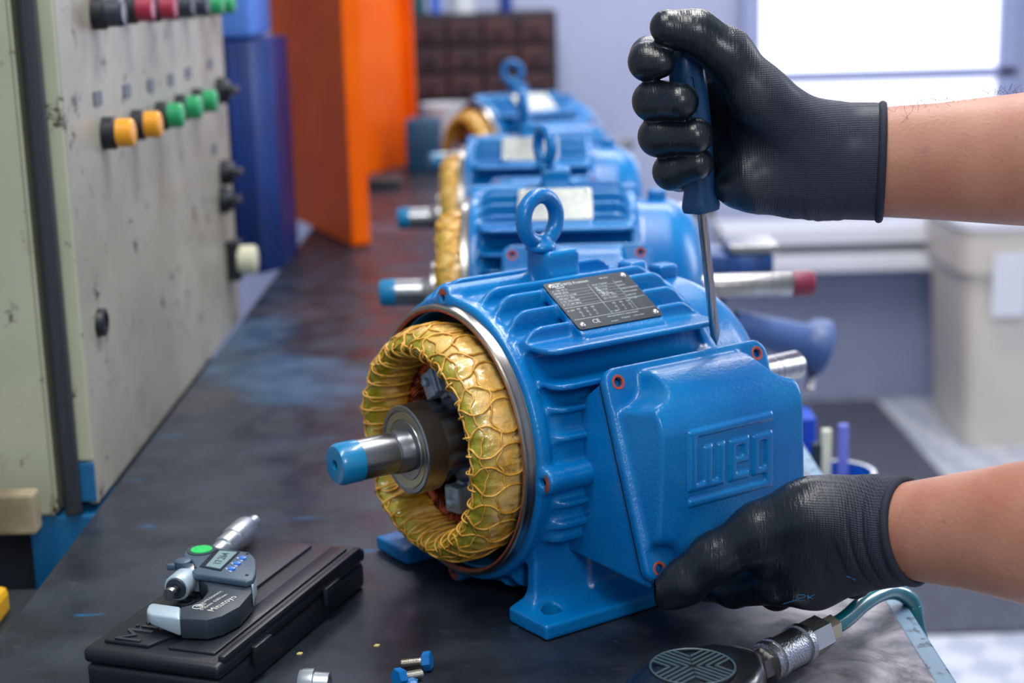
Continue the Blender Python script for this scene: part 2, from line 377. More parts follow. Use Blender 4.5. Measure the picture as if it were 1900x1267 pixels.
# push buttons: (y,z,colour,radius)
m_btnk=mat('button_base_black',srgb(24,28,34),.4)
def cabp(x,y):
    v=_d+cR*((x-950)/FPX)-cU*((y-633.5)/FPX); return CAM+v*((XF-CAM.x)/v.x)
btn=[((193,247),srgb(226,150,20),'amber'),((247,232),srgb(226,150,20),'amber'),((292,215),srgb(20,150,90),'green'),((328,200),srgb(20,150,90),'green'),((359,188),srgb(20,150,90),'green'),
     ((174,24),srgb(34,42,58),'black'),((232,16),srgb(150,28,60),'red'),((277,14),srgb(150,28,60),'red'),((312,12),srgb(40,52,60),'black'),((342,10),srgb(34,46,56),'black'),((372,8),srgb(10,80,70),'green'),((395,6),srgb(10,80,70),'green')]
mc={}
for (px,colr,nm) in btn:
    p=cabp(*px)-P0
    if nm not in mc: mc[nm]=mat('button_'+nm,colr,.35,coat=.3)
    b=NB(); lathe(b,[(0,.0001),(0,.0145),(.010,.0145),(.012,.0125),(.012,.0001)],p,(1,0,0),28); q=obj('push_button',b,m_btnk,cb,smooth=35,label='%s push button'%nm)
    b=NB(); lathe(b,[(.011,.0001),(.011,.0125),(.024,.0125),(.0265,.0105),(.0272,.0001)],p,(1,0,0),28); obj('lens',b,mc[nm],q,smooth=35)
for (px,py) in ((180,182),(234,168),(279,158),(316,147),(348,135),(389,118),(397,276)):
    p=cabp(px,py)-P0
    b=NB(); box(b,p+Vector((.0008,0,0)),(.0016,.026,.0125),.0004,1); obj('label_tag',b,mat('tag_grey',srgb(92,96,104),.5),cb)
for (px,py) in ((403,168),(411,320),(409,372)):
    p=cabp(px,py)-P0
    b=NB(); lathe(b,[(0,.0001),(0,.016),(.010,.016),(.012,.013),(.016,.011),(.017,.0001)],p,(1,0,0),24); box(b,p+Vector((.019,0,0)),(.012,.03,.01),.002); obj('selector_switch',b,m_btnk,cb,smooth=35)
p=cabp(183,598)-P0
b=NB(); lathe(b,[(0,.0001),(0,.0125),(.006,.012),(.007,.0085),(.005,.0084),(.005,.0001)],p,(1,0,0),28); obj('key_lock',b,m_btnk,cb,smooth=35)
p=cabp(424,482)-P0
b=NB(); box(b,p+Vector((.008,0,0)),(.016,.03,.05),.002); q=obj('socket_outlet',b,m_btnk,cb)
b=NB(); lathe(b,[(0,.0001),(0,.018),(.02,.018),(.022,.015),(.022,.0001)],p+Vector((.014,-.002,0)),(1,0,0),24); obj('plug',b,mat('cream_plastic',srgb(206,204,176),.5),q,smooth=35)
# things on the floor at far left
zc_=at(20,1153,1.15).z; zy_=at(20,1116,1.17).z
b=NB(); box(b,(-.50,1.17,(zc_-.85)/2),(.26,.10,zc_+.85),.004); tag(obj('dark_crate',b,m_seal),'tall dark crate beside the near left corner of the bench','crate')
b=NB(); box(b,(-.532,1.145,zc_+.0124),(.27,.045,.024),.006); box(b,(-.46,1.1205,zc_+.012),(.08,.006,.010),.002); tag(obj('yellow_case',b,mat('yellow_plastic',srgb(214,160,4),.5)),'yellow plastic case lying on the dark crate left of the bench','case')
# ------------------------------------------------------------------ blue machine column, orange doors
m_navy=mat('royal_blue_paint',srgb(0,46,118),.4,col2=srgb(0,34,92),nscale=5)
m_sky=mat('light_blue_cloth',srgb(84,130,214),.6)
t=thing('blue_machine','royal blue ribbed machine column with light blue hood, behind the grey cabinet','machine',(-.43,2.45,0))
b=NB(); prism(b,[(-.11,-.10),(.06,-.10),(.085,-.06),(.085,.12),(-.11,.12)],0,.345,.004); 
for x in (-.06,-.015,.03): box(b,(x,-.104,.18),(.014,.014,.33),.004)
obj('column',b,m_navy,t,smooth=30)
b=NB(); box(b,(-.03,0,.43),(.19,.2,.165),.012); obj('hood',b,m_sky,t,smooth=30,label='light blue hood')
m_or=mat('orange_paint',srgb(232,96,0),.55,spec=.12,col2=srgb(220,84,0),nscale=5,bump=.05,bscale=20)
A=Vector((-.4335,2.9956,0)); B=Vector((-.257,2.567,0))
t=thing('orange_door','tall orange steel door standing at an angle, the nearer of the two','door panel',B)
d=(B-A).normalized(); n=Vector((d.y,-d.x,0))
n=n if n.x>0 else -n
L0=(B-A).length
Mx=cols(-d,n,Vector((-d).cross(n))) if False else Matrix((tuple(-d),tuple(n),(0,0,1))).transposed()
b=NB(); box(b,Mx@Vector((L0/2,.004,.352))+Vector((0,0,0)),(L0,.006,.70),.001,1,M=Mx); obj('skin',b,m_or,t)
b=NB(); box(b,Mx@Vector((.004,.017,.352)),(.008,.030,.70),.002,2,M=Mx); box(b,Mx@Vector((L0/2,.017,.006)),(L0,.030,.008),.002,2,M=Mx); obj('flange',b,m_or,t)
b=NB(); lathe(b,[(0,.006),(.05,.006)],Mx@Vector((L0-.005,.01,.12)),(0,0,1),12,cap=True); obj('hinge',b,m_steel,t,smooth=35)
A2=atz(683,326,0); B2=atz(757,306,0)
t=thing('orange_door','orange steel door turned to the camera, the farther of the two','door panel',A2)
d=(B2-A2); L0=d.length; d.normalize(); n=Vector((d.y,-d.x,0)); n=n if n.y<0 else -n
Mx=Matrix((tuple(d),tuple(-n),(0,0,1))).transposed()
b=NB(); box(b,Mx@Vector((L0/2-.03,0,.402)),(L0+.06,.012,.80),.002,2,M=Mx); obj('skin',b,m_or,t)
b=NB(); box(b,Mx@Vector((L0-.004,-.012,.402)),(.012,.03,.80),.002,2,M=Mx); obj('flange',b,m_or,t)
# ------------------------------------------------------------------ parts cabinet with brown drawers at the back
y=4.35; xa,xb=at(757,90,y).x,at(1034,90,y).x; zt=at(900,24,y).z
t=thing('drawer_cabinet','dark brown parts cabinet with rows of small drawers against the back wall','drawer cabinet',((xa+xb)/2,y+.15,-.85))
P0=Vector(((xa+xb)/2,y+.15,-.85))
m_brown=mat('dark_red_brown',srgb(74,36,38),.5,col2=srgb(52,28,34),nscale=14)
m_brown2=mat('dark_cabinet_frame',srgb(34,24,32),.5)
b=NB(); box(b,Vector(((xa+xb)/2,y+.16,(zt-.85)/2))-P0,(xb-xa,.28,zt+.85),.003); obj('carcass',b,m_brown2,t)
nz,nx=6,4; hz=.072; wx=(xb-xa-.02)/nx
for r in range(nz):
    for c in range(nx):
        b=NB(); cx=xa+.01+wx*(c+.5); cz=zt-.012-hz*(r+.5); box(b,Vector((cx,y+.01,cz))-P0,(wx-.012,.03,hz-.014),.003); q=obj('drawer',b,m_brown,t)
        b=NB(); box(b,Vector((cx,y-.01,cz))-P0,(.03,.012,.01),.002); obj('knob',b,m_brown2,q)
for px,w,h,cn,lb in ((775,.045,.12,srgb(10,70,84),'dark teal bottle at the left on top of the brown drawer cabinet'),(808,.03,.14,srgb(60,100,200),'blue bottle on top of the brown drawer cabinet'),(858,.075,.10,srgb(205,210,216),'white tub on top of the brown drawer cabinet'),(938,.04,.12,srgb(14,50,130),'dark blue can at the right on top of the brown drawer cabinet')):
    p=at(px,10,y+.08); b=NB(); lathe(b,[(0,.0001),(0,w/2*.95),(h*.8,w/2),(h*.9,w*.28),(h,w*.26),(h,.0001)],(p.x,p.y,zt+.0005),(0,0,1),20); tag(obj('container',b,mat('container_paint',cn,.4),smooth=40),lb,'container')
p=atz(832,262,.0); 
b=NB(); lathe(b,[(0,.0001),(0,.052),(.13,.062),(.135,.064),(.135,.058),(.01,.05),(.01,.0001)],(at(832,262,3.8).x,3.8,.001),(0,0,1),28); tag(obj('white_bucket',b,mat('white_plastic',srgb(214,218,224),.45),smooth=40),'white plastic bucket at the far end of the bench beside the farthest motor','bucket')
b=NB(); box(b,(at(786,240,3.6).x,3.6,.06),(.08,.1,.12),.008); tag(obj('teal_crate',b,mat('teal_plastic',srgb(10,64,92),.5),smooth=30),'dark teal crate at the far end of the bench beside the orange door','crate')
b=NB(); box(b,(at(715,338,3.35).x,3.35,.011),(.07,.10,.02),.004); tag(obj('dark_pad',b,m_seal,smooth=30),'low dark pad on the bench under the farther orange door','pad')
# ------------------------------------------------------------------ white bin and blue cup on the right
m_bin=mat('cream_plastic_bin',srgb(214,206,194),.45,col2=srgb(206,198,188),nscale=4)
yb=4.1; pl=at(1768,440,yb).x; pbx=at(1792,836,yb).x; zt=at(1800,425,yb).z
t=thing('storage_bin','large cream plastic bin with white rim standing on the floor at the right','bin',(pbx+.22,yb+.2,-.85))
P0=Vector((pbx+.22,yb+.2,-.85)); H=zt+.85
rr=[]
for z,g in ((0,.215),(.02,.22),(H-.12,.238),(H-.12,.25),(H,.255),(H,.235),(.03,.20)):
    q=[]
    for k in range(32):
        a=2*PI*k/32; c,s=math.cos(a),math.sin(a); e=.22
        q.append(Vector((g*abs(c)**e*(1 if c>=0 else -1),g*abs(s)**e*(1 if s>=0 else -1)*.85,z)))
    rr.append(q)
b=NB(); rings(b,rr); obj('tub',b,m_bin,t,smooth=40)
b=NB(); rings(b,[[v*1.03+Vector((0,0,-.03)) for v in rr[4]],[v*1.03+Vector((0,0,.03)) for v in rr[4]]]); 
for v in b.verts: v.co.z=H+(.0 if v.co.z<H else .02)
obj('rim',b,m_white,t,label='white rim')
b=NB(); pz=at(1885,550,3.93); box(b,Vector((pz.x+.03,yb-.022,pz.z))-P0,(.09,.004,.17),.001,1); obj('label_sticker',b,m_white,t)
pc=atz(1552,912,-.12)+Vector((0,0,-.045))
t=thing('tool_cup','blue round cup holding small tools on a ledge behind the bench','cup',(pc.x,pc.y,-.170))
b=NB(); lathe(b,[(0,.0001),(0,.03),(.07,.038),(.072,.036),(.004,.028),(.004,.0001)],(0,0,0),(0,0,1),32); obj('cup',b,mat('cup_blue',srgb(20,90,190),.4),t,smooth=40)
b=NB(); lathe(b,[(.068,.037),(.068,.041),(.073,.041),(.073,.037)],(0,0,0),(0,0,1),32); obj('rim',b,m_white,t,smooth=40)
for nm,dx2,hh,cc in (('brush',-.012,.115,srgb(214,216,196)),('marker',.006,.12,srgb(110,120,210)),('file',-.022,.10,srgb(20,40,50))):
    b=NB(); box(b,(dx2,0,hh/2+.005),(.011,.008,hh),.002); tag(obj(nm,b,mat(nm+'_paint',cc,.5)),'%s standing in the blue tool cup'%{'brush':'pale brush','marker':'violet blue marker','file':'dark file'}[nm],nm).location=(pc.x,pc.y,-.170)
b=NB(); box(b,(pc.x,pc.y,-.181),(.10,.10,.02),.003); box(b,(pc.x,pc.y,-.517),(.03,.03,.655),.002); box(b,(pc.x,pc.y,-.843),(.14,.14,.012),.002)
tag(obj('side_stand',b,m_frame),'small grey stand behind the bench carrying the blue tool cup','stand')
b=NB(); q=at(1492,850,1.75); box(b,(q.x,1.75,q.z),(.018,.05,.11),.003)
tag(obj('blue_bar',b,mat('bar_blue',srgb(10,70,190),.4)),'upright royal blue bar beyond the right edge of the bench','bar')
# ------------------------------------------------------------------ blue vise at the right edge of the bench
m_vise=mat('vise_blue',srgb(22,70,130),.4,col2=srgb(12,44,96),nscale=30)
m_vise2=mat('vise_light_blue',srgb(58,86,138),.4)
p=at(1385,500,1.92); vx,vy=p.x,1.92
t=thing('bench_vise','blue bench vise with steel jaw overhanging the right edge of the bench','vise',(.2,vy,0))
P0=Vector((.2,vy,0))
b=NB(); prism(b,[(-.02,.001),(.055,.001),(.06,.05),(.075,.09),(.02,.10),(-.02,.07)],-.05,.05,.004,M=Matrix(((1,0,0),(0,0,-1),(0,1,0)))); obj('body',b,m_vise,t,smooth=30)
z0,z1=at(1385,520,vy).z,at(1385,462,vy).z
b=NB(); box(b,Vector((vx-.0,vy,(z0+z1)/2))-P0,(.055,.08,z1-z0),.006); obj('fixed_jaw',b,m_vise,t,smooth=30)
b=NB(); box(b,Vector((vx+.003,vy,z1+.006))-P0,(.06,.082,.010),.002); obj('jaw_plate',b,m_steel,t)
c0=at(1485,635,vy)
b=NB(); lathe(b,[(-.09,.0001),(-.09,.018),(0,.024),(.012,.034),(.03,.036),(.036,.024),(.036,.0001)],c0-P0,(.93,.1,-.3),28); obj('screw_housing',b,m_vise2,t,smooth=35)
b=NB(); lathe(b,[(-.045,.0001),(-.045,.006),(.045,.006),(.045,.0001)],c0-P0+Vector((.015,0,-.03)),(.2,.8,.5),14); obj('handle',b,m_steel,t,smooth=35)
# ------------------------------------------------------------------ electric motor (local frame, mm; x along the shaft, z up)
MO=Vector((-.04726,1.06001,.0007)); MRZ=math.radians(214.4335)
ZC=112.0
def sdf_housing():
    F=Field((-176,-126,-4),(-5,122,243),1.35)
    F.add(xcyl(0,ZC,98,-173,-9,2.5))
    F.add(xcyl(0,ZC,101,-173,-165,2),k=4)
    F.add(xcyl(0,ZC,100,-17,-9,1.5),k=4)
    def fin(y,zt,x0=-168,x1=-17,up=True,th=2.3,rr=17):
        zb=ZC+30 if up else ZC-30
        def f(X,Y,Z):
            zz=Z if up else 2*ZC-Z; ztt=zt if up else 2*ZC-zt
            top=ztt if up else ztt
            cx,hx=(x0+x1)/2,(x1-x0)/2-rr; cz,hz=((ZC+30)+top)/2,(top-(ZC+30))/2-rr
            qx=np.abs(X-cx)-hx; qz=np.abs(zz-cz)-hz
            d=np.sqrt(np.maximum(qx,0)**2+np.maximum(qz,0)**2)+np.minimum(np.maximum(qx,qz),0)-rr
            w=np.abs(Y-y)-th-np.clip((top-zz)*.02,0,1.2)
            return smax(d,w,1.6)
        lo=(ZC+20,zt+6) if up else (zt-6,ZC-20)
        F.add(f,(x0-6,y-12,lo[0],x1+6,y+12,lo[1]),k=5)
    for y,zt in ((20,219.5),(37.5,217),(53.3,209),(68.8,200)): fin(y,zt)
    for y,zt in ((-27,219),(-43,214),(-58,205),(-72,193)): fin(y,zt)
    for y,zt in ((20,8),(37,9),(53,14),(-27,8),(-43,12),(-58,18)): fin(y,zt,up=False,x1=-14)
    def hfin(z,y1,s=1,th=2.1,x0=-168,x1=-20,rr=12):
        def f(X,Y,Z):
            yy=Y*s; cx,hx=(x0+x1)/2,(x1-x0)/2-rr; cy,hy=(40+y1)/2,(y1-40)/2-rr
            qx=np.abs(X-cx)-hx; qy=np.abs(yy-cy)-hy
            d=np.sqrt(np.maximum(qx,0)**2+np.maximum(qy,0)**2)+np.minimum(np.maximum(qx,qy),0)-rr
            return smax(d,np.abs(Z-z)-th,1.6)
        F.add(f,(x0-6,-126 if s<0 else 40,z-12,x1+6,-40 if s<0 else 122,z+12),k=5)
    for z,y1 in ((188,97),(166,105),(150,101.5),(131,102.5),(107,102),(86,102.5),(71,100),(60,95)): hfin(z,y1,1)
    for z,y1 in ((176,100),(158,105),(140,104),(120,103),(98,103),(78,102),(60,95)): hfin(z,y1,-1)
    F.add(rbox((-173,50,59),(-19,94.5,153),13),k=8)
    # bolt lugs
    F.add(xcyl(-10.5,210.5,8.6,-78,-8,2),(-85,-30,190,0,10,228),k=5)
    F.add(xcyl(101,105,8.4,-48,-10,2),(-55,80,85,0,120,125),k=5)
    F.add(xcyl(-103,112,8.2,-48,-9,2),(-55,-122,90,0,-80,132),k=5)
    F.add(xcyl(-13,10,8.2,-60,-10,2),(-70,-35,-4,0,12,35),k=5)
    # eye bolt boss
    F.add(rbox((-109,-14,170),(-80,14,237),4),(-120,-26,165,-70,26,242),k=7)
    F.add(rbox((-176,-9,190),(-158,9,219),4),(-176,-20,185,-150,20,228),k=4)
    # name plate pad (tilted)
    c=np.array([-93.3,58.5,207.5-3.5]); ty=np.array([0,43,-25.]); ty/=np.linalg.norm(ty); tn=np.array([0,-ty[2],ty[1]])
    def pad(X,Y,Z):
        dx=np.abs(X-c[0])-36.5; v=(Y-c[1])*ty[1]+(Z-c[2])*ty[2]; n=(Y-c[1])*tn[1]+(Z-c[2])*tn[2]
        r=4; qx=np.maximum(dx+r,0); qv=np.abs(v-1.6)-27.2+r; d2=np.sqrt(qx**2+np.maximum(qv,0)**2)+np.minimum(np.maximum(dx+r,qv),0)-r
        return smax(d2,np.maximum(n-3.0,-n-4.0),1.2)
    F.add(pad,(-140,20,170,-48,100,232),k=3)
    # gussets below pad ends
    F.add(xcyl(0,ZC,90,-70,10,0),k=1.0,mode='s')
    F.add(xcyl(0,ZC,60,-190,10,0),k=1.0,mode='s')
    for y,z,x0 in ((-10.5,210.5,-30),(101,105,-30),(-13,10,-30),(-103,112,-30)):
        F.add(xcyl(y,z,2.6,x0,0,0),(x0-2,y-6,z-6,0,y+6,z+6),mode='s')
    return F.mesh('motor_housing')
def sdf_foot(s):
    F=Field((-186,min(s*50,s*116),-1),(0,max(s*50,s*116),76),1.2)
    yy=lambda a,b:(min(s*a,s*b),max(s*a,s*b))
    a,b_=yy(68,111); F.add(rbox((-182,a,0),(-2,b_,10.5),1.8))
    def web(X,Y,Z):
        y=Y*s; yc=75+np.clip((40-Z)*.10,-3,6); return smax(np.abs(y-yc)-5,np.maximum(np.abs(X+93)-80+np.clip((Z-12)*.12,0,4),np.maximum(Z-74,-Z)),3)
    F.add(web,k=14)
    def top(X,Y,Z):
        y=Y*s; return smax(np.sqrt((y)**2+(Z-ZC)**2)-98, np.abs(X+93)-76,3)
    F.add(top,k=8)
    a,b_=yy(80,98); F.add(rbox((-112,a,13),(-62,b_,60),5),k=6,mode='s')
    for x in (-21,-163):
        F.add(lambda X,Y,Z:np.sqrt(((np.abs(X-x)-2).clip(0))**2+(Y-s*91)**2)-5.2+Z*0,mode='s')
    F.add(xcyl(0,ZC,91,-200,10,0),k=1,mode='s')
    return F.mesh('motor_foot')
TN=np.array([0,-.3285,.9445]); NN=np.array([0,.9445,.3285]); CC=np.array([-111.9,145,112.3])
LOGO=[(0,1,.905,1.0),(0,.085,.205,1.0),(0,.42,.205,.29),(.18,.27,.205,.76),(.335,.42,.205,.76),
      (.48,.555,.205,.755),(.48,.713,.665,.755),(.635,.713,.43,.755),(.48,.713,.43,.515),(.48,.713,.205,.30),
      (.762,.838,.205,.745),(.762,1,.655,.745),(.915,1,0,.745),(.762,1,.205,.295),(0,1,0,.10)]
def sdf_cover():
    F=Field((-186,112,40),(-38,180,186),1.0)
    def uvn(X,Y,Z):
        return X-CC[0],(Y-CC[1])*TN[1]+(Z-CC[2])*TN[2],(Y-CC[1])*NN[1]+(Z-CC[2])*NN[2]
    def rr2(u,v,hu,hv,r):
        qu=np.abs(u)-hu+r; qv=np.abs(v)-hv+r
        return np.sqrt(np.maximum(qu,0)**2+np.maximum(qv,0)**2)+np.minimum(np.maximum(qu,qv),0)-r
    def slab(X,Y,Z):
        u,v,n=uvn(X,Y,Z); return smax(rr2(u,v,70.5,70.5,11),np.abs(n+1.5)-4.0,3.0)
    F.add(slab)
    def dome(X,Y,Z):
        u,v,n=uvn(X,Y,Z)
        Yd=172-46*(1-np.sqrt(np.clip(1-np.clip((Z-141)/36,0,1)**2,0,1)))
        d=rr2(u,v,66.0,65.5,6)
        for su in (-1,1):
            for sv in (-1,1):
                rad=17 if sv>0 else 14
                d=smax(d,rad-np.sqrt((u-su*61)**2+(v-sv*61)**2),6)
        side=(d+.13*np.maximum(n,0))
        lx=(-(X+72))/71.6; lz=(Z-93.6)/50.2
        raise_=np.full(np.broadcast(lx,lz).shape,9.,np.float32)
        for x0,x1,z0,z1 in LOGO:
            qx=np.abs(lx-(x0+x1)/2)*71.6-(x1-x0)/2*71.6+.8; qz=np.abs(lz-(z0+z1)/2)*50.2-(z1-z0)/2*50.2+.8
            raise_=np.minimum(raise_,np.sqrt(np.maximum(qx,0)**2+np.maximum(qz,0)**2)+np.minimum(np.maximum(qx,qz),0)-.8)
        up=np.clip(.5-raise_/1.6,0,1); up=up*up*(3-2*up)*1.9
        front=(Y-Yd-up)*.96
        return smax(smax(side,front,3.4),-n-3,1)
    F.add(dome,k=4)
    for su in (-1,1):
        for sv in (-1,1):
            def hole(X,Y,Z):
                u,v,n=uvn(X,Y,Z); return np.sqrt((u-su*60.3)**2+(v-sv*60.8)**2)-3.1
            F.add(hole,mode='s')
    return F.mesh('box_cover')
me_housing=sdf_housing(); me_footR=sdf_foot(1); me_footL=sdf_foot(-1); me_cover=sdf_cover()
K=.001
def mm(*p): return Vector(p)*K
def L(prof): return [(a*K,r*K) for a,r in prof]
def ringM(axis): return frame_from(axis)
# end winding: lumpy toroid
def coil_section(ph,th=0,off=0):
    # ph: 0 = outward, PI/2 = towards the viewer end (x+)
    c,s=math.cos(ph),math.sin(ph)
    ax=24 if s>0 else 24
    lump=1+.035*math.sin(5*th+1.3*s)+.03*math.sin(13*th+2*c)+.022*math.sin(29*th+3*ph)
    am=11.0 if c>0 else 7.5
    R=71.5+(am*lump+off)*c; X=1+(ax*lump*.99+off)*s
    R-=1.5*max(0,s)**2
    return X,R
def coil_pt(th,ph,off=0):
    X,R=coil_section(ph,th,off); return mm(X,R*math.sin(th),ZC+R*math.cos(th))
def make_coil():
    b=NB(); rr=[]
    for i in range(216):
        th=2*PI*i/216; r=[]
        for j in range(40):
            ph=2*PI*j/40
            pinch=-1.1*max(0,math.cos(36*th+ (PI if int(j/5)%2 else 0)))**6
            pinch+=.55*math.sin(61*th+j*1.7)*math.sin(j*.9)
            r.append(coil_pt(th,ph,pinch))
        rr.append(r)
    rings(b,rr,closed=True); return b
def make_lacing():
    b=NB(); n=36
    for i in range(n):
        t0=2*PI*i/n; pts=[]; jit=rng.uniform(-.012,.012)
        for j in range(48):
            ph=2*PI*j/48
            outer=(math.cos(ph)>-.35 or math.sin(ph)>.35)
            st=(j/6.0)
            tri=1-4*abs((st/2+ (i%2)*.5)%1-.5)      # -1..1 zigzag
            amp=.5*2*PI/n if outer else .12*2*PI/n
            trap=max(-1,min(1,tri*2.0))
            th=t0+jit+amp*.5*trap*(1.0)
            off=.7 if (outer) else .9
            if math.cos(ph)<-.5: off=1.6
            pts.append(coil_pt(th,ph,off))
        tube(b,pts,.00082,6,closed=True)
        # double strand on the inside and beyond the crest
        pts=[coil_pt(t0+.022+jit,PI*(.42+.9*j/20),1.2+2.6*math.sin(PI*j/20)) for j in range(21)]
        tube(b,pts,.0007,6)
    for k in range(3):                                      # circumferential runs
        ph=(.35,.9,1.5)[k]
        tube(b,[coil_pt(2*PI*j/180,ph+.10*math.sin(18*2*PI*j/180+k)+.05*math.sin(41*j/30),.7) for j in range(180)],.0007,6,closed=True)
    return b
def make_motor(plate_mat,label,group=None):
    t=thing('electric_motor',label,'electric motor',MO,MRZ,group)
    obj('housing',me_housing,m_blue,t)
    obj('foot',me_footR,m_blue,t); obj('foot',me_footL,m_blue,t)
    # machined spigot ring
    b=NB(); lathe(b,L([(-12,90.2),(-12,96.5),(-9,97.2),(-8.6,96),(-7,95.6),(-1.2,95.4),(-.2,94.6),(0,93.5),(-.3,92.4),(-1.5,92),(-12,90.2)]),mm(0,0,ZC),(1,0,0),160); obj('spigot_rim',b,m_rim,t,smooth=30,label='bare machined rim')
    b=NB(); lathe(b,L([(-.2,92.7),(.05,92.2),(-.6,91),(-2,90.6)]),mm(0,0,ZC),(1,0,0),120); obj('primer_edge',b,m_primer,t,smooth=50)
    b=NB(); lathe(b,L([(-1.5,91.2),(-66,89.2),(-67,60)]),mm(0,0,ZC),(1,0,0),96); obj('bore_wall',b,m_bore,t,smooth=40)
    # lug faces
    for (y,z,x) in ((-10.5,210.5,-7.9),(101,105,-9.9),(-13,10,-9.9),(-103,112,-8.9)):
        b=NB(); lathe(b,L([(0,2.7),(.25,2.9),(.3,6.2),(0,6.8)]),mm(x,y,z),(1,0,0),24); q=obj('lug_face',b,m_primer,t,smooth=40,label='red primed lug face')
        b=NB(); lathe(b,L([(-2,.01),(-2,2.7),(.1,2.9)]),mm(x,y,z),(1,0,0),20); obj('screw_hole',b,m_black,q,smooth=40)
    # stator core, rotor
    b=NB(); lathe(b,L([(-64,50),(-26,50),(-25,51),(-25,89),(-64,89)]),mm(0,0,ZC),(1,0,0),72)
    for k in range(36):
        a=2*PI*k/36; M=Matrix.Rotation(a,3,'X'); box(b,M@mm(-23,0,58)+mm(0,0,ZC),(.006,.0045,.014),.0008,1,M=M)
    obj('stator_core',b,m_core,t,smooth=35)
    b=NB(); lathe(b,L([(-62,20),(-62,49),(-34,49),(-33,47),(-24,46),(-22,44),(-22,32),(-25,30),(-25,20)]),mm(0,0,ZC),(1,0,0),72); rt=obj('rotor',b,m_alu,t,smooth=35)
    for k in range(7):
        a=math.radians(-29+k*360/7); M=Matrix.Rotation(-a,3,'X')
        b=NB(); box(b,M@mm(-10,-3.5,42)+mm(0,0,ZC),(.020,.013,.019),.0016,2,M=M); box(b,M@mm(-10,8,42)+mm(0,0,ZC),(.016,.004,.017),.0012,2,M=M)
        box(b,M@mm(-15,0,34.5)+mm(0,0,ZC),(.014,.011,.009),.002,2,M=M)
        box(b,M@mm(-2.2,5,43)+mm(0,0,ZC),(.004,.006,.018),.001,2,M=M)
        lathe(b,L([(-3,.01),(-3,3.4),(2.6,3.2),(3.4,2.2),(3.6,.01)]),M@mm(.5,-1.5,44)+mm(0,0,ZC),(1,0,0),20)
        obj('fan_blade',b,m_alu,rt,smooth=35)
    # copper
    b=NB()
    for k in range(16):
        pts=[]
        for j in range(140):
            th=2*PI*j/140; ph=2*PI*k/16+th*5; w=1+.08*math.sin(th*11+k)
            X=-14+7*w*math.sin(ph); R=60+4*w*math.cos(ph); pts.append(mm(X,R*math.sin(th),ZC+R*math.cos(th)))
        tube(b,pts,.0016,6,closed=True)
    obj('copper_winding',b,m_copper,t,smooth='all',label='bare copper strands')
    c=obj('end_winding',make_coil(),m_coil,t,smooth='all',label='yellow varnished end winding')
    obj('lacing_cord',make_lacing(),m_cord,c,smooth='all')
    # shaft
    b=NB(); lathe(b,L([(-30,21),(14,21),(17,20),(17,15.4),(42,15.2),(43,14.7),(44.5,14.7),(45,14.1),(74,14),(86,13.7)]),mm(0,0,ZC),(1,0,0),72)
    b2=obj('shaft',b,m_shaft,t,smooth=35)
    b=NB(); lathe(b,L([(71,14.05),(71.4,14.35),(85,14.3),(88,12.6),(88.2,11.5),(88.2,3.6),(86,3.3),(80,3.0),(79,.01)]),mm(0,0,ZC),(1,0,0),64); obj('shaft_end',b,m_teal,b2,smooth=35,label='blue painted shaft end')
    b=NB(); lathe(b,L([(-337,.01),(-337,11.3),(-335.5,12),(-238,12),(-238,.01)]),mm(0,0,ZC),(1,0,0),48); obj('rear_shaft',b,m_steel,t,smooth=35)
    b=NB(); lathe(b,L([(17,29.6),(17.8,31),(33.2,31),(34,30.2),(34,27.4),(33.3,27)]),mm(0,0,ZC),(1,0,0),80); br=obj('bearing',b,m_shaft,t,smooth=35)
    b=NB(); lathe(b,L([(33.3,27.2),(33.0,26.6),(33.5,26),(33.4,21.4),(32.9,20.8)]),mm(0,0,ZC),(1,0,0),80); obj('shield',b,m_brass,br,smooth=35)
    b=NB(); lathe(b,L([(32.9,20.9),(33.6,20.5),(33.7,15.0)]),mm(0,0,ZC),(1,0,0),80); obj('inner_race',b,m_shaft,br,smooth=35)
    # rear cover
    b=NB(); lathe(b,L([(-166,80),(-168,90),(-175,93),(-180,91.5),(-204,91),(-209,89.5),(-217,86),(-228,78),(-235,66),(-239,50),(-240,12.5)]),mm(0,0,ZC),(1,0,0),120)
    obj('fan_cover',b,m_blue,t,smooth=60)
    b=NB(); box(b,mm(-196,0,205),(.018,.016,.016),.003,3); obj('cover_lug',b,m_blue,t,smooth=40)
    # eye bolt
    b=NB(); E0=mm(-84,0,258.6)
    a=math.radians(10); ex=Vector((math.cos(a),math.sin(a),0))
    pts=[E0+ex*(.0164*math.cos(2*PI*k/56))+Vector((0,0,.0164*math.sin(2*PI*k/56))) for k in range(56)]
    tube(b,pts,.0057,20,closed=True)
    lathe(b,L([(0,.01),(0,10.2),(1,11),(3.4,11),(5,9.6),(7,7.6),(10,6)]),mm(-84,0,236.5),(0,0,1),40)
    obj('eye_bolt',b,m_blue,t,smooth=50)
    # name plate
    c=np.array([-93.3,58.5,207.5]); ty=Vector((0,43,-25)).normalized(); tn=Vector((0,25,43)).normalized(); tx=Vector((-1,0,0))
    M=Matrix((tuple(tx),tuple(-ty),tuple(tn))).transposed(); o=mm(*c)+tn*.0004
    w,h,r=36.2,24.8,3.0
    poly=[]
    for sx,sy,a0 in ((1,1,0),(-1,1,90),(-1,-1,180),(1,-1,270)):
        for k in range(5):
            aa=math.radians(a0+22.5*k); poly.append(((sx*(w-r)+r*math.cos(aa))*K,(sy*(h-r)+r*math.sin(aa))*K))
    b=NB(); prism(b,poly,-.0006,.0006,.0002,1,M=M,off=o); pl=obj('name_plate',b,plate_mat,t,smooth=30)
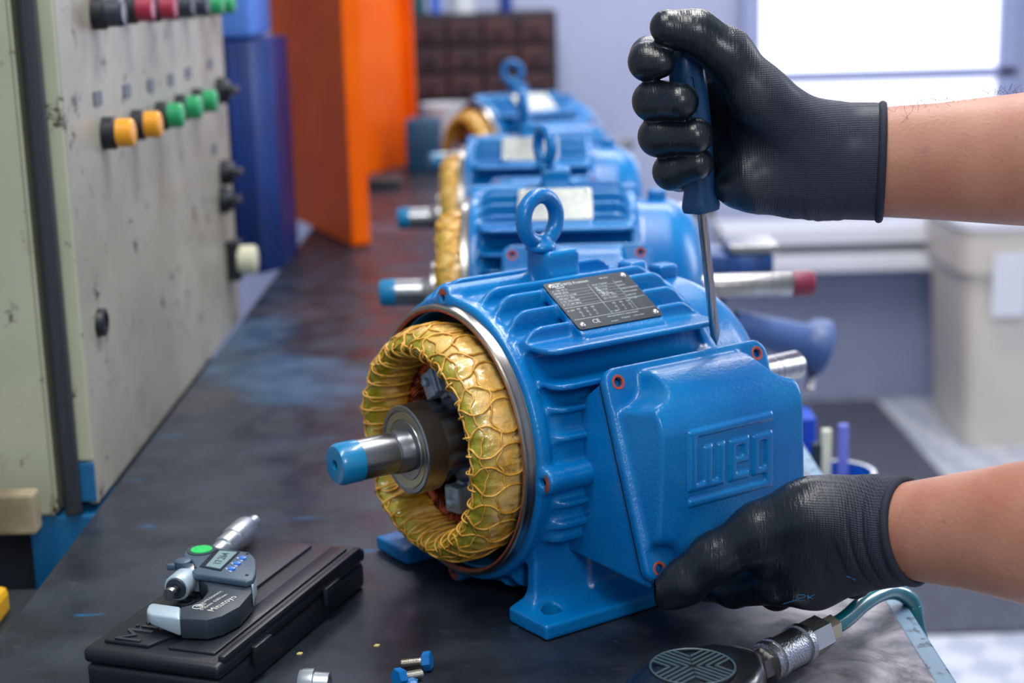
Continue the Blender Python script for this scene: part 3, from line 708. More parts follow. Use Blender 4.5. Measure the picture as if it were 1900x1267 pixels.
    for sx in (-1,1):
        for sy in (-1,1):
            b=NB(); lathe(b,L([(0,2.3),(.8,2.1),(1.4,1.4),(1.6,.01)]),o+M@mm(sx*31.5,sy*20.5,.5),tn,18); obj('rivet',b,m_rivet,pl,smooth=60)
    if plate_mat is m_plate:
        b=NB(); F=lambda s_,sz,x,y,al='LEFT',M2=M:add_text(b,s_,sz*K,M2,o+M@mm(x,y,.72),0,1,al)
        def ln(x0,y0,x1,y1,wd=.16):
            d=Vector((x1-x0,y1-y0,0)); n=Vector((-d.y,d.x,0)).normalized()*wd/2
            b.faces.new([b.verts.new(o+M@(Vector((px,py,.72))*K)) for px,py in ((x0+n.x,y0+n.y),(x0-n.x,y0-n.y),(x1-n.x,y1-n.y),(x1+n.x,y1+n.y))])
        F('W22 Premium',3.6,-20.5,20.8); F('Safe Area',1.9,11,21.2)
        for x0,y0,x1,y1 in [(-28.5,22.6,-21.5,22.6),(-28.5,22.6,-28.5,19.4),(-28.5,19.4,-25.6,19.4),(-27.4,19.4,-27.4,21.6),(-25.8,19.4,-25.8,21.6),(-24.9,19.4,-24.9,21.6),(-24.9,21.6,-23.6,21.6),(-24.9,19.4,-23.6,19.4),(-22.6,19.4,-22.6,21.6),(-21.5,18,-21.5,21.6),(-28.5,18,-21.5,18)]: ln(x0,y0,x1,y1,.45)
        rows=['~3  132S  SN  V~','440/760  60 Hz','kW 5.5 (7.5)  cos 0.85','1765 min-1   IP55','A 10.5  INS F dT80K','SF 1.15  40C  88 kg']
        for i,s_ in enumerate(rows):
            y=15.6-i*2.95; F(s_,1.9,-33.5,y); ln(-34.5,y-1.45,-1,y-1.45,.1)
        rows2=['Hz 60  V 220/380','kW 5.5  A 19.2','REND 91.0%','FP 0.83 IE3','AMB 40C  1000m','INV 1:10 6:60Hz']
        for i,s_ in enumerate(rows2):
            y=15.6-i*2.95; F(s_,1.8,1,y); ln(0,y-1.45,20,y-1.45,.1)
        for i,s_ in enumerate(['6308-ZZ','6207-ZZ','MOBIL POLYREX EM','MOD.TE1BF0X0','15JAN 1039','ALT 1000']):
            F(s_,1.7,20.8,14.8-i*3.6)
        ln(-34.5,-2.5,34.5,-2.5,.25); ln(-34.5,-14.8,34.5,-14.8,.25); ln(-2,17.3,-2,-14.8,.2); ln(20.2,17.3,20.2,-14.8,.2)
        for i in range(3):
            for gx in (-26,4.5):
                x=gx+i*6
                for j,(s_) in enumerate(('W2','U1','L1')): F(s_,1.9,x,-5-j*3.6); 
                ln(x+1.3,-6.2,x+1.3,-7.6,.18); ln(x+1.3,-9.8,x+1.3,-11.2,.18)
        F('D  220V',1.7,-33.8,-5.5); F('Y  380V',1.7,-1,-12.8)
        F('CE',5.2,-22,-19.2); F('WEG EQUIPAMENTOS  MADE IN BRAZIL',1.5,-8,-17); F('Premium',2.0,2,-20.4); F('14209 EN 60034',1.4,12,-20.4); F('IEC 60034',1.4,-8,-22)
        ln(2.2,12.4,4.8,5.2,.5); ln(4.8,5.2,12,5.6,.4); ln(4.8,5.2,2.8,6.4,.3)
        obj('plate_print',b,m_print,pl)
    # terminal box
    poly=[(70,44),(97,44),(164.4,42.5),(167.5,45),(124.5,169.5),(121,172),(97,154),(70,154)]
    b=NB(); Mx=Matrix(((0,0,1),(1,0,0),(0,1,0)))
    prism(b,[(y*K,z*K) for y,z in poly],-.178,-.045,.0022,2,M=Mx); tb=obj('terminal_box',b,m_blue,t,smooth=40)
    M2=Matrix((( 1,0,0),tuple(TN),tuple(-NN))).transposed()
    M2=Matrix(((-1,0,0),tuple(TN),tuple(NN))).transposed()
    poly=[]
    for sx,sy,a0 in ((1,1,0),(-1,1,90),(-1,-1,180),(1,-1,270)):
        for k in range(5):
            aa=math.radians(a0+22.5*k); poly.append(((sx*58.8+10*math.cos(aa))*K,(sy*58.8+10*math.sin(aa))*K))
    b=NB(); prism(b,poly,-.0072,-.0052,M=M2,off=mm(*CC)); obj('gasket',b,m_black,tb)
    cv=obj('cover',me_cover,m_blue,tb)
    for su in (-1,1):
        for sv in (-1,1):
            o2=mm(*CC)+M2@mm(su*60.3,sv*60.8,2.4)
            b=NB(); lathe(b,L([(-.6,3.1),(.3,3.3),(.45,4.7),(-.2,5.1)]),o2,Vector(NN),28); q=obj('screw_seat',b,mat('orange_red_seat',srgb(176,66,40),.5) if 'orange_red_seat' not in bpy.data.materials else bpy.data.materials['orange_red_seat'],cv,smooth=50,label='red screw seat')
            b=NB(); lathe(b,L([(-4,.01),(-4,3.0),(-.4,3.15)]),o2,Vector(NN),20); obj('screw_hole',b,m_black,q,smooth=50)
    return t
mot=make_motor(m_plate,'front blue electric motor with dark nameplate, its open end showing the yellow winding')
def copy_tree(o,parent=None,sw=None):
    c=o.copy(); COL.objects.link(c)
    if parent is not None: c.parent=parent; 
    for ch in list(o.children):
        if ch.name.startswith('plate_print'): continue
        copy_tree(ch,c,sw)
    if sw and o.name.startswith('name_plate'):
        c.data=o.data.copy(); c.data.materials.clear(); c.data.materials.append(sw)
    return c
tipx=.088
for lab,tx,ty_,ang in (('blue electric motor with silver nameplate directly behind the front motor',-.134,1.601,178.5),
                 ('third blue electric motor in the row, its eye bolt seen edge-on',-.149,2.12,178),
                 ('farthest blue electric motor in the row, turned so its winding faces the camera',-.137,2.80,209)):
    a=math.radians(ang); c=copy_tree(mot,None,m_splate); c['label']=lab
    c.location=(tx-tipx*math.cos(a),ty_-tipx*math.sin(a),.0007); c.rotation_euler=(0,0,a)
    c['group']='blue electric motors in a row on the bench'
for o_,rz_ in (('eye_bolt.001',-76),('eye_bolt.002',-92),('eye_bolt.003',-39)):
    e=bpy.data.objects.get(o_)
    if e: R_=Matrix.Rotation(math.radians(rz_),4,'Z'); T_=Matrix.Translation((-.084,0,0)); e.matrix_local=T_@R_@T_.inverted()
b=NB(); lathe(b,L([(-356,.01),(-356,11),(-352,13.4),(-334,13.4),(-334,12.2)]),mm(0,0,ZC),(1,0,0),40); obj('shaft_cap',b,mat('maroon_cap',srgb(120,30,60),.45),bpy.data.objects['electric_motor.001'],smooth=35,label='maroon shaft cap')
mot['group']='blue electric motors in a row on the bench'
# ------------------------------------------------------------------ gloves, arms, screwdriver
def atm(x,y,Y): return np.array(at(x,y,Y/1000.0))*1000
def ex_glove(xa,xb):
    def f(nt,N,L,P,src,noise,ramp,mix,c):
        sep=N.new('ShaderNodeSeparateXYZ'); L.new(src,sep.inputs[0])
        n=N.new('ShaderNodeMath'); n.operation='MULTIPLY_ADD'; L.new(noise(18,3),n.inputs[0]); n.inputs[1].default_value=.03; L.new(sep.outputs[0],n.inputs[2])
        k=ramp(n.outputs[0],xa+.015,xb+.015)
        L.new(mix(k,srgb(15,23,31),srgb(26,32,52)),P.inputs['Base Color'])
        r=N.new('ShaderNodeMapRange'); L.new(k,r.inputs[0]); r.inputs[3].default_value=.30; r.inputs[4].default_value=.75; L.new(r.outputs[0],P.inputs['Roughness'])
        # knit: fine crossed ridges
        def wv(d,sc):
            w=N.new('ShaderNodeTexWave'); w.bands_direction=d; w.inputs['Scale'].default_value=sc; w.inputs['Distortion'].default_value=1.2; w.inputs['Detail'].default_value=1; L.new(src,w.inputs[0]); return w.outputs['Fac']
        a=N.new('ShaderNodeMath'); a.operation='MULTIPLY'; L.new(wv('Z',240),a.inputs[0]); L.new(wv('X',190),a.inputs[1])
        g=N.new('ShaderNodeMath'); g.operation='MULTIPLY'; L.new(a.outputs[0],g.inputs[0]); rk=N.new('ShaderNodeMapRange'); L.new(k,rk.inputs[0]); rk.inputs[3].default_value=.06; rk.inputs[4].default_value=.8; L.new(rk.outputs[0],g.inputs[1])
        b=N.new('ShaderNodeBump'); b.inputs['Strength'].default_value=.7; b.inputs['Distance'].default_value=.0009; L.new(g.outputs[0],b.inputs['Height'])
        mp=N.new('ShaderNodeMapping'); mp.inputs['Scale'].default_value=(420,120,90); L.new(src,mp.inputs[0])
        s=N.new('ShaderNodeTexNoise'); s.inputs['Scale'].default_value=1; s.inputs['Detail'].default_value=3; L.new(mp.outputs[0],s.inputs['Vector'])
        b2=N.new('ShaderNodeBump'); b2.inputs['Strength'].default_value=.45; b2.inputs['Distance'].default_value=.0012; L.new(s.outputs['Fac'],b2.inputs['Height']); L.new(b.outputs[0],b2.inputs['Normal'])
        L.new(b2.outputs[0],P.inputs['Normal'])
    return f
m_glove=mat('black_coated_glove',srgb(14,21,29),.3,extra=ex_glove(.135,.175),coat=.12,coat_rough=.3)
m_glove2=mat('black_coated_glove_lower',srgb(14,19,24),.4,extra=ex_glove(.17,.215))
m_rib=mat('glove_cuff_rib',srgb(22,27,44),.8,bump=.5,bscale=900,bdist=.0006)
def ex_skin(nt,N,L,P,src,noise,ramp,mix,c):
    a=mix(ramp(noise(24,4),.5,.8),c,srgb(156,92,76)); a=mix(ramp(noise(90,5),.64,.8),a,srgb(140,94,76)); L.new(a,P.inputs['Base Color'])
m_skin=mat('tanned_skin',srgb(172,120,98),.5,col2=srgb(156,104,82),nscale=10,sub=.12,bump=.35,bscale=380,bdist=.0009,extra=ex_skin)
person=thing('person','person reaching in from the right, bare forearms, black gloves, one hand gripping a screwdriver','person',(.62,1.0,-.85))
PV=Vector((.62,1.0,-.85))
def put(name,me,mt,par,**k):
    o=obj(name,me,mt,par,**k); 
    if par is person: o.location=-PV
    return o
def ell_cyl(A,B,ra,rb_,va,vb,upv=(0,0,1)):
    """tapered elliptic cylinder, ra->rb_ horizontal radius, va->vb vertical radius (mm)"""
    A=np.array(A,float);B=np.array(B,float);d=B-A;l=np.linalg.norm(d);d/=l;u=np.array(upv,float);u-=d*(u@d);u/=np.linalg.norm(u);w=np.cross(d,u)
    def f(X,Y,Z):
        t=(X-A[0])*d[0]+(Y-A[1])*d[1]+(Z-A[2])*d[2]; p=(X-A[0])*u[0]+(Y-A[1])*u[1]+(Z-A[2])*u[2]; q=(X-A[0])*w[0]+(Y-A[1])*w[1]+(Z-A[2])*w[2]
        h=np.clip(t/l,-.3,1.3); r1=va+(vb-va)*h; r2=ra+(rb_-ra)*h
        s=(np.sqrt((p/r1)**2+(q/r2)**2)-1)*np.minimum(r1,r2)
        return np.maximum(s,np.maximum(-t,t-l))
    return f
def chain(pts,k=4):
    fs=[rcone(pts[i][0],pts[i+1][0],pts[i][1],pts[i+1][1]) for i in range(len(pts)-1)]
    def f(X,Y,Z):
        d=fs[0](X,Y,Z)
        for g in fs[1:]: d=smin(d,g(X,Y,Z),k)
        return d
    return f
def arm_mesh(secs,n=40):
    """secs: (center world m, vertical r, depth r) lofted"""
    b=NB(); rr=[]
    for i,(c,rv,rd) in enumerate(secs):
        a=secs[max(0,i-1)][0]; e=secs[min(len(secs)-1,i+1)][0]; d=(e-a).normalized(); u=Vector((0,0,1)); u=(u-d*u.dot(d)).normalized(); w=d.cross(u)
        rr.append([c+u*(rv*math.cos(2*PI*k/n))+w*(rd*math.sin(2*PI*k/n)) for k in range(n)])
    rings(b,rr); return b
def interp(secs,m=6):
    out=[]
    for i in range(len(secs)-1):
        for j in range(m):
            t=j/m; out.append((secs[i][0].lerp(secs[i+1][0],t),secs[i][1]*(1-t)+secs[i+1][1]*t,secs[i][2]*(1-t)+secs[i+1][2]*t))
    return out+[secs[-1]]
# upper hand
def P(x,y,Y,r): return (atm(x,y,Y),r)
fingers=[
 [P(1330,128,1060,13.5),P(1248,100,1052,11.5),P(1206,104,1030,12),P(1203,114,1012,11.8),P(1226,116,1006,9.5)],
 [P(1325,190,1062,13),P(1228,186,1048,12),P(1212,187,1012,12.3),P(1262,188,997,11.6)],
 [P(1325,255,1062,13),P(1236,255,1048,12),P(1222,253,1014,12.2),P(1290,252,999,11.5)],
 [P(1330,318,1062,12),P(1262,322,1048,11),P(1246,318,1016,11.2),P(1294,303,1006,10.4)]]
lo=atm(1150,430,1075); hi=atm(1660,0,1075)
F=Field((lo[0]-3,960,lo[2]-4),(hi[0]+3,1088,hi[2]+12),1.15)
palm=[[P(1610,262,1030,22),P(1500,262,1030,24)],[P(1610,335,1030,22),P(1480,330,1030,24)],
 [P(1500,258,1024,24),P(1408,178,1010,18.3),P(1350,100,1006,14.6),P(1292,60,1004,12.6),P(1238,50,1003,10.9)],
 [P(1470,280,1030,24),P(1400,220,1036,19),P(1345,150,1046,13)],
 [P(1480,335,1030,22),P(1395,335,1026,20),P(1362,342,1030,13)],
 [P(1500,300,1036,20),P(1335,190,1056,14)],[P(1500,300,1036,20),P(1335,255,1056,14)],[P(1500,320,1036,18),P(1340,318,1054,13)]]
for c in palm: F.add(chain(c,9),k=12)
wr0,wr1=atm(1512,300,1030),atm(1634,301,1022)
F.add(ell_cyl(wr0,wr1,27,27,34.5,37.0),k=9)
for t_,rr_ in ((.06,3.2),(.20,2.6),(.34,2.2)):
    c=wr0+(wr1-wr0)*t_; F.add(ell_cyl(c+np.array([-1.5,0,0]),c+np.array([2.2,0,0]),25,25,36.2+rr_*.75,36.4+rr_*.7),k=2)
G=np.full(F.n,1e3,np.float32)
for c in fingers:
    X,Y,Z=F.grid((slice(None),)*3); d=chain(c,5)(X,Y,Z); G=smin(G,d.astype(np.float32),.6)
F.F=smin(F.F,G,5)
# clearance for the screwdriver handle
HT=np.array(at(1270,95,1.020))*1000; TP=np.array([138.8,1052.,179.0]); HX=(TP-HT)/np.linalg.norm(TP-HT)
F.add(rcone(HT,HT+HX*103,11.6,10.8),mode='s',k=1.5)
gl=put('glove',F.mesh('glove_upper'),m_glove,person,label='black glove gripping the screwdriver handle')
b=NB()
dv=Vector(tuple((wr1-wr0)/np.linalg.norm(wr1-wr0))); c=Vector(tuple(wr1))*.001; u=(Vector((0,0,1))-dv*dv.z).normalized(); w=dv.cross(u)
pts=[c+u*(.0368*math.cos(2*PI*k/72))+w*(.0270*math.sin(2*PI*k/72)) for k in range(72)]
tube(b,pts,.0027,10,closed=True); obj('cuff_hem',b,m_rib,gl,smooth='all')
s=[(at(1600,302,1.024),.0335,.025),(at(1640,301,1.022),.0355,.0265),(at(1740,300,1.018),.0375,.028),(at(1900,296,1.01),.0425,.034),(at(2150,280,1.0),.047,.040),(at(2400,262,1.0),.050,.044)]
ar=put('arm',arm_mesh(interp(s)),m_skin,person,smooth='all',label='upper forearm')
b=NB()
for k in range(150):
    f=rng.uniform(0,1); x=1645+f*250; yb=196-(x-1640)*.105; ph=rng.normal(0,.35)
    p=at(x,yb+2,1.02)+Vector((0,.022*math.sin(ph),-.035*(1-math.cos(ph)))); l=rng.uniform(.004,.010)
    d=Vector((rng.uniform(-1,.6),rng.uniform(-.5,.5),rng.uniform(.3,1))).normalized(); e=Vector((rng.uniform(-.6,.9),0,.1))
    tube(b,[p,p+d*l*.5,p+d*l*.8+e*l*.4],.00009,3,cap=False)
h=obj('arm_hair',b,mat('dark_hair',srgb(60,40,34),.6),ar); h['kind']='stuff'
# lower hand
lo=atm(1190,1160,930); hi=atm(1760,860,930)
F=Field((85,870,8),(232,1030,128),1.15)
palm=[[P(1241,1097,933,11.6),P(1270,1080,931,13),P(1325,1035,929,14.2),P(1412,985,926,17.0),P(1515,955,922,22)],
 [P(1500,960,922,22),P(1620,952,915,22)],[P(1500,1045,928,21),P(1635,1012,915,23)],
 [P(1440,1080,934,14),P(1510,1072,930,18),P(1560,1040,926,20)],
 [P(1420,1010,932,15),P(1500,1000,930,24)]]
for c in palm: F.add(chain(c,9),k=12)
A0,A1=atm(1585,990,918),atm(1688,985,893)
F.add(ell_cyl(A0,A1,25,28,30.5,30.5,),k=12)
for t_ in (.25,.5,.74):
    c=A0+(A1-A0)*t_; d=(A1-A0)/np.linalg.norm(A1-A0); F.add(ell_cyl(c-d*2,c+d*2,27.2+t_*2.5,27.2+t_*2.5,31.6,31.6),k=5)
G=np.full(F.n,1e3,np.float32)
for c in ([P(1445,1080,936,14),P(1360,1093,968,11.6),P(1312,1084,998,10.6),P(1292,1073,1012,9.4)],
          [P(1500,1070,936,14),P(1440,1098,975,11.4),P(1400,1083,1002,10.6),P(1380,1072,1014,9.5)],
          [P(1545,1050,936,13),P(1515,1090,975,11.2),P(1480,1080,1002,10.2),P(1462,1070,1014,9.2)],
          [P(1590,1040,934,12),P(1585,1078,968,10.4),P(1560,1075,992,9.4),P(1546,1068,1004,8.6)]):
    X,Y,Z=F.grid((slice(None),)*3); G=smin(G,chain(c,5)(X,Y,Z).astype(np.float32),.6)
F.F=smin(F.F,G,5)
gl2=put('glove',F.mesh('glove_lower'),m_glove2,person,label='black glove holding the terminal box from below')
dv=Vector(tuple((A1-A0)/np.linalg.norm(A1-A0))); cc=Vector(tuple(A1))*.001; u=(Vector((0,0,1))-dv*dv.z).normalized(); w=dv.cross(u)
b=NB(); tube(b,[cc+u*(.0308*math.cos(2*PI*k/72))+w*(.0283*math.sin(2*PI*k/72)) for k in range(72)],.0026,10,closed=True); obj('cuff_hem',b,m_rib,gl2,smooth='all')
# size print on the glove back
b=NB(); o=at(1478,1116,.9)
tx=(at(1510,1104,.9)-at(1450,1124,.9)).normalized()
# small marking lies on the glove surface
s=[(Vector(tuple(A0))*.001,.0285,.0235),(cc,.0292,.0262),(at(1800,985,.868),.0345,.032),(at(1900,988,.845),.0405,.037),(at(2150,1000,.80),.047,.042),(at(2450,1010,.76),.050,.046)]
put('arm',arm_mesh(interp(s)),m_skin,person,smooth='all',label='lower forearm, nearer the camera')
from mathutils.bvhtree import BVHTree
def on_surface(me,off,pts):
    T=BVHTree.FromPolygons([v.co.copy() for v in me.vertices],[tuple(p.vertices) for p in me.polygons]); out=[]
    for x,y in pts:
        d=(at(x,y,1.0)-CAM).normalized(); h,n,i,_=T.ray_cast(CAM,d)
        out.append(None if h is None else h-d*off)
    return out
b=NB()
def mark(poly):
    p=on_surface(gl2.data,.0003,poly)
    if all(q is not None for q in p): b.faces.new([b.verts.new(q) for q in p])
def seg(x0,y0,x1,y1,w=1.1):
    l=math.hypot(x1-x0,y1-y0); nx,ny=-(y1-y0)/l*w/2,(x1-x0)/l*w/2
    mark([(x0+nx,y0+ny),(x0-nx,y0-ny),(x1-nx,y1-ny),(x1+nx,y1+ny)])
oc=[(1486+8*math.cos(a),1106-1.3*math.cos(a)*.5+3.2*math.sin(a)) for a in [2*PI*k/16 for k in range(16)]]
for k in range(16): seg(*oc[k],*oc[(k+1)%16],1.6)
seg(1499,1104,1500,1111,3); seg(1501,1108,1512,1103,1.5); seg(1501,1107,1508,1111,1.5)
for k in range(6): seg(1452+k*5,1121-k*1.2,1457+k*5,1119-k*1.8,1.6)
for k in range(5): seg(1471+k*5,1113,1474+k*5,1114.2,1.6)
seg(1571,1069,1579,1072,2.2); seg(1580,1073,1588,1076,2.0)
obj('size_print',b,mat('glove_print_blue',srgb(56,120,160),.6),gl2)
# screwdriver
HTv=Vector(tuple(HT))*.001; ax=Vector(tuple(HX))
t=thing('screwdriver','blue handled screwdriver held upright, its steel blade touching the terminal box edge','screwdriver',HTv)
m_hand=mat('navy_plastic_handle',srgb(22,66,108),.35,col2=srgb(16,54,92),nscale=30,bump=.15,bscale=300,bdist=.0004)
b=NB(); lathe(b,L([(-2,.01),(-2,7.5),(0,9.5),(3,11.2),(12,12.2),(25,12.9),(45,13.0),(65,12.4),(82,11.6),(92,11.0),(98,12.6),(102,13.6),(105,13.0),(106,5),(106,.01)]),(0,0,0),ax,72,lobes=6,lobe_amp=.09)
hd=obj('handle',b,m_hand,t,smooth=40)
side=(Vector((0,-1,0))-ax*(-ax.y)).normalized(); up2=ax.cross(side)
b=NB(); pts=[ax*(.026+(.010 if math.cos(a)>0 else -.010)+.0028*math.cos(a))+up2*(.0028*math.sin(a))+side*.0126 for a in [2*PI*k/40 for k in range(40)]]; tube(b,pts,.0004,6,closed=True)
for k in range(4): tube(b,[ax*(.030+k*.002)+up2*-.0018+side*.0127,ax*(.033+k*.002)+up2*.0018+side*.0127],.0003,5)
obj('grip_mark',b,m_hand,hd,smooth='all')
b=NB(); lathe(b,L([(105,.01),(105,3.35),(190,3.35),(196,3.2)]),(0,0,0),ax,28)
e0=ax*.196; tl=(TP-HT); tlen=np.linalg.norm(tl)*K
sd=up2*1.0
rr=[]
for f_,a_,c_ in ((0,.0032,.0032),(.3,.0032,.0026),(.7,.0034,.0014),(1,.0032,.0006)):
    rr.append([e0+ax*((tlen-.196)*f_)+(side*math.cos(q)*a_+sd*math.sin(q)*c_) for q in [2*PI*k/24 for k in range(24)]])
rings(b,rr); obj('blade',b,m_steel,t,smooth=40)
# ------------------------------------------------------------------ micrometer case
m_case=mat('black_moulded_plastic',srgb(20,24,31),.42,bump=.35,bscale=700,bdist=.0004,coat=.05)
A=Vector((-.2693,.9139,0)); C_=Vector((-.1148,1.0722,0)); D=Vector((-.1958,1.1182,0))
ly=(D-A).normalized(); lx=Vector((ly.y,-ly.x,0)); Wd=.094; Ln=.208
Mc=Matrix((tuple(lx),tuple(ly),(0,0,1))).transposed()
ang=math.atan2(lx.y,lx.x)
cs=thing('micrometer_case','black plastic case with raised lettering lying on the bench, carrying the micrometer','case',A,ang)
b=NB(); box(b,(Wd/2,Ln/2,.0095),(Wd,Ln,.019),.0035,3); obj('base',b,m_case,cs,smooth=30)
b=NB(); box(b,(Wd/2,Ln/2,.0245),(Wd+.002,Ln+.002,.010),.0035,3); ld=obj('lid',b,m_case,cs,smooth=30)
b=NB(); prism(b,[(.008,.010),(.040,.010),(.058,.060),(.058,.198),(.008,.198)],.029,.0318,.001,2); prism(b,[(.052,.012),(.085,.012),(.085,.2),(.072,.2),(.072,.085)],.029,.0312,.001,2); obj('raised_panel',b,m_case,ld,smooth=30)
b=NB(); box(b,(Wd-.0015,Ln/2,.0295),(.005,Ln-.012,.006),.0015,2); obj('rim_strip',b,m_case,ld,smooth=30)
b=NB(); add_text(b,'Mitutoyo',.026,Matrix(((0,-1,0),(1,0,0),(0,0,1))),(.025,.060,.0322),.0007,1.05); obj('raised_lettering',b,mat('case_lettering',srgb(34,38,46),.3),ld)
for yy in (.05,.15):
    b=NB(); box(b,(Wd+.0022,yy,.018),(.004,.022,.014),.0012,2); obj('latch',b,m_case,cs,smooth=30)
# ------------------------------------------------------------------ micrometer
ZT=.0500
def mp_(x,y,z=ZT): return atz(x/4.873+260,y/4.873+940,z)
m_mf=mat('slate_coated_frame',srgb(40,50,62),.42,bump=.3,bscale=500,bdist=.0003)
m_md=mat('slate_display_housing',srgb(62,80,98),.4,bump=.1,bscale=400,bdist=.0002)
m_mc=mat('satin_chrome',srgb(188,194,200),.34,.9,bump=.1,bscale=300,bdist=.0002)
m_ms=mat('bright_frame_paint',srgb(178,198,210),.35,.4)
o0=mp_(600,800,.034); mi=thing('micrometer','digital outside micrometer with green button lying on the black case','micrometer',o0)
def loc(pts,z): return [(mp_(x,y,z)-o0).xy for x,y in pts]
b=NB(); prism(b,loc([(365,905),(470,880),(560,832),(612,765),(606,705),(520,640),(600,640),(1000,690),(1012,770),(900,900),(740,985),(600,1022),(360,1012)],.0455),.0322-.034,.0455-.034,.0012,2); fr=obj('frame',b,m_mf,mi,smooth=35)
b=NB(); prism(b,loc([(58,925),(75,888),(112,870),(366,905),(360,1012),(90,975),(58,950)],.0455),.0335-.034,.0458-.034,.0016,3)
_c=[(mp_(366,905,.0455)-o0),(mp_(58,925,.0455)-o0)]; _dx=(_c[1]-_c[0]).xy; 
for v in b.verts:
    tt=max(0,(v.co.xy-_c[0].xy).dot(_dx)/_dx.length_squared)
    if v.co.z<.006: v.co.z+=tt*.0058
obj('anvil_arm',b,m_ms,fr,smooth=35,label='silver anvil arm')
b=NB(); prism(b,loc([(395,455),(640,360),(1040,480),(1050,650),(1030,690),(1015,770),(1000,690),(470,620),(380,480)],.0460),.0345-.034,.0470-.034,.001,2); obj('silver_body',b,m_ms,mi,smooth=35)
b=NB(); prism(b,loc([(388,430),(420,375),(470,345),(640,350),(790,385),(985,408),(1030,450),(1048,520),(1045,600),(1020,655),(960,675),(860,660),(700,635),(490,605),(465,580),(500,540),(470,485),(400,452)],ZT),.0455-.034,ZT-.034,.0012,3); dh=obj('display_housing',b,m_md,mi,smooth=35)
zt=ZT-.034+.0003
def flat(name,pts,z1,m,par,z0=None,bev=.0002,**k):
    b=NB(); prism(b,[(p.x,p.y) for p in loc_at(pts)],(z0 if z0 is not None else zt-.0004),z1,bev,1); return obj(name,b,m,par,smooth=35,**k)
def loc_at(pts): return [(mp_(x,y,ZT)-o0) for x,y in pts]
sc=flat('display_bezel',[(535,545),(680,388),(905,412),(730,585)],zt+.0002,mat('bezel_black',srgb(10,16,34),.2),dh)
lcd=flat('display_glass',[(592,543),(718,403),(880,418),(722,568)],zt+.0005,mat('lcd_grey',srgb(120,146,152),.2,coat=.4),sc,z0=zt)
e1=(mp_(722,568)-mp_(592,543)); e2=(mp_(718,403)-mp_(592,543))
ctr=(mp_(592,543)+mp_(880,418))/2-o0
tx=e2.normalized(); ty=Vector((-tx.y,tx.x,0)); b=NB(); add_text(b,'17.264',.0078,Matrix((tuple(tx),tuple(ty),(0,0,1))).transposed(),Vector((ctr.x,ctr.y,zt+.0007)),0,1.0); obj('digits',b,mat('lcd_digits',srgb(24,34,44),.5),sc)
p=mp_(555,395)-o0; b=NB(); lathe(b,[(0,.0001),(0,.0098),(.0005,.0098),(.0006,.0001)],(p.x,p.y,zt-.0002),(0,0,1),36); obj('logo_ring',b,m_mf,dh,smooth=40)
b=NB(); lathe(b,[(0,.0001),(0,.0074),(.0008,.0072),(.0009,.0001)],(p.x,p.y,zt),(0,0,1),36); gb=obj('green_badge',b,mat('green_badge',srgb(20,200,96),.4,col2=srgb(10,170,80),nscale=900),dh,smooth=40)
m_bb=mat('blue_button',srgb(46,112,206),.3,coat=.4)
for x,y in ((928,472),(878,520),(828,568)):
    p=mp_(x,y)-o0; b=NB(); lathe(b,[(0,.0001),(0,.0027),(.0011,.0026),(.0016,.0016),(.0017,.0001)],(p.x,p.y,zt-.0002),(0,0,1),24); obj('blue_button',b,m_bb,dh,smooth=50)
    q=[(x-62,y-8),(x-42,y-14),(x+8,y+20),(x-14,y+26)]; flat('button_caption',q,zt+.0001,m_ms,dh)
for x,y in ((490,342),(970,428),(965,620),(500,552)):
    p=mp_(x,y)-o0; b=NB(); lathe(b,[(0,.0001),(0,.0011),(.0003,.001),(.0003,.0001)],(p.x,p.y,zt-.0001),(0,0,1),14); obj('case_screw',b,m_black,dh)
Z0=.0425
a0=mp_(258,800,Z0)-o0; a1=mp_(1040,125,Z0)-o0; axd=(a1-a0); Lm=axd.length; axd.normalize(); a0.z=Z0-.034
def fx(x,y): q=(mp_(x,y,Z0)-o0); q.z=a0.z; return (q-a0).dot(axd)
s_hub0,s_hub1=fx(338,742),fx(450,640)
b=NB(); lathe(b,[(s_hub0,.0035),(s_hub0,.0078),(s_hub0+.0012,.0088),(s_hub1-.006,.0088),(s_hub1,.0064)],a0,axd,48); hb=obj('spindle_hub',b,m_ms,mi,smooth=35)
b=NB(); lathe(b,[(s_hub0+.0008,.0032),(s_hub0-.0009,.0034),(s_hub0-.0010,.0068),(s_hub0+.0012,.0074)],a0,axd,48); obj('hub_bushing',b,m_mf,hb,smooth=35)
b=NB(); lathe(b,[(0,.0001),(0,.0040),(.004,.0040),(.0042,.0032),(s_hub1,.0032)],a0,axd,32); obj('spindle',b,m_steel,mi,smooth=35)
b=NB(); s1=fx(640,370); s2=fx(800,300)
lathe(b,[(s_hub1,.0062),(s1,.0064),(s1,.0076),(s1+.003,.0079),(s2+.004,.0079)],a0,axd,48); obj('sleeve',b,m_mc,mi,smooth=35)
b=NB(); s3=fx(985,190); lathe(b,[(s2-.001,.0078),(s2-.001,.0086),(s2+.003,.0092),(s3-.003,.0092),(s3,.0084),(s3,.0046)],a0,axd,64); obj('thimble',b,m_mc,mi,smooth=35)
b=NB(); lathe(b,[(s3-.001,.0046),(Lm-.0012,.0046),(Lm,.0036),(Lm,.0001)],a0,axd,40); obj('ratchet_stop',b,m_mc,mi,smooth=35)
p=mp_(390,530,.047)-o0; b=NB(); lathe(b,[(-.003,.0001),(-.003,.0052),(.003,.0055),(.0038,.0045),(.0038,.0001)],(p.x,p.y,.0135),(0,0,1),32); box(b,(p.x-.0075,p.y-.002,.0128),(.006,.0035,.0045),.001); obj('lock_lever',b,m_md,mi,smooth=40)
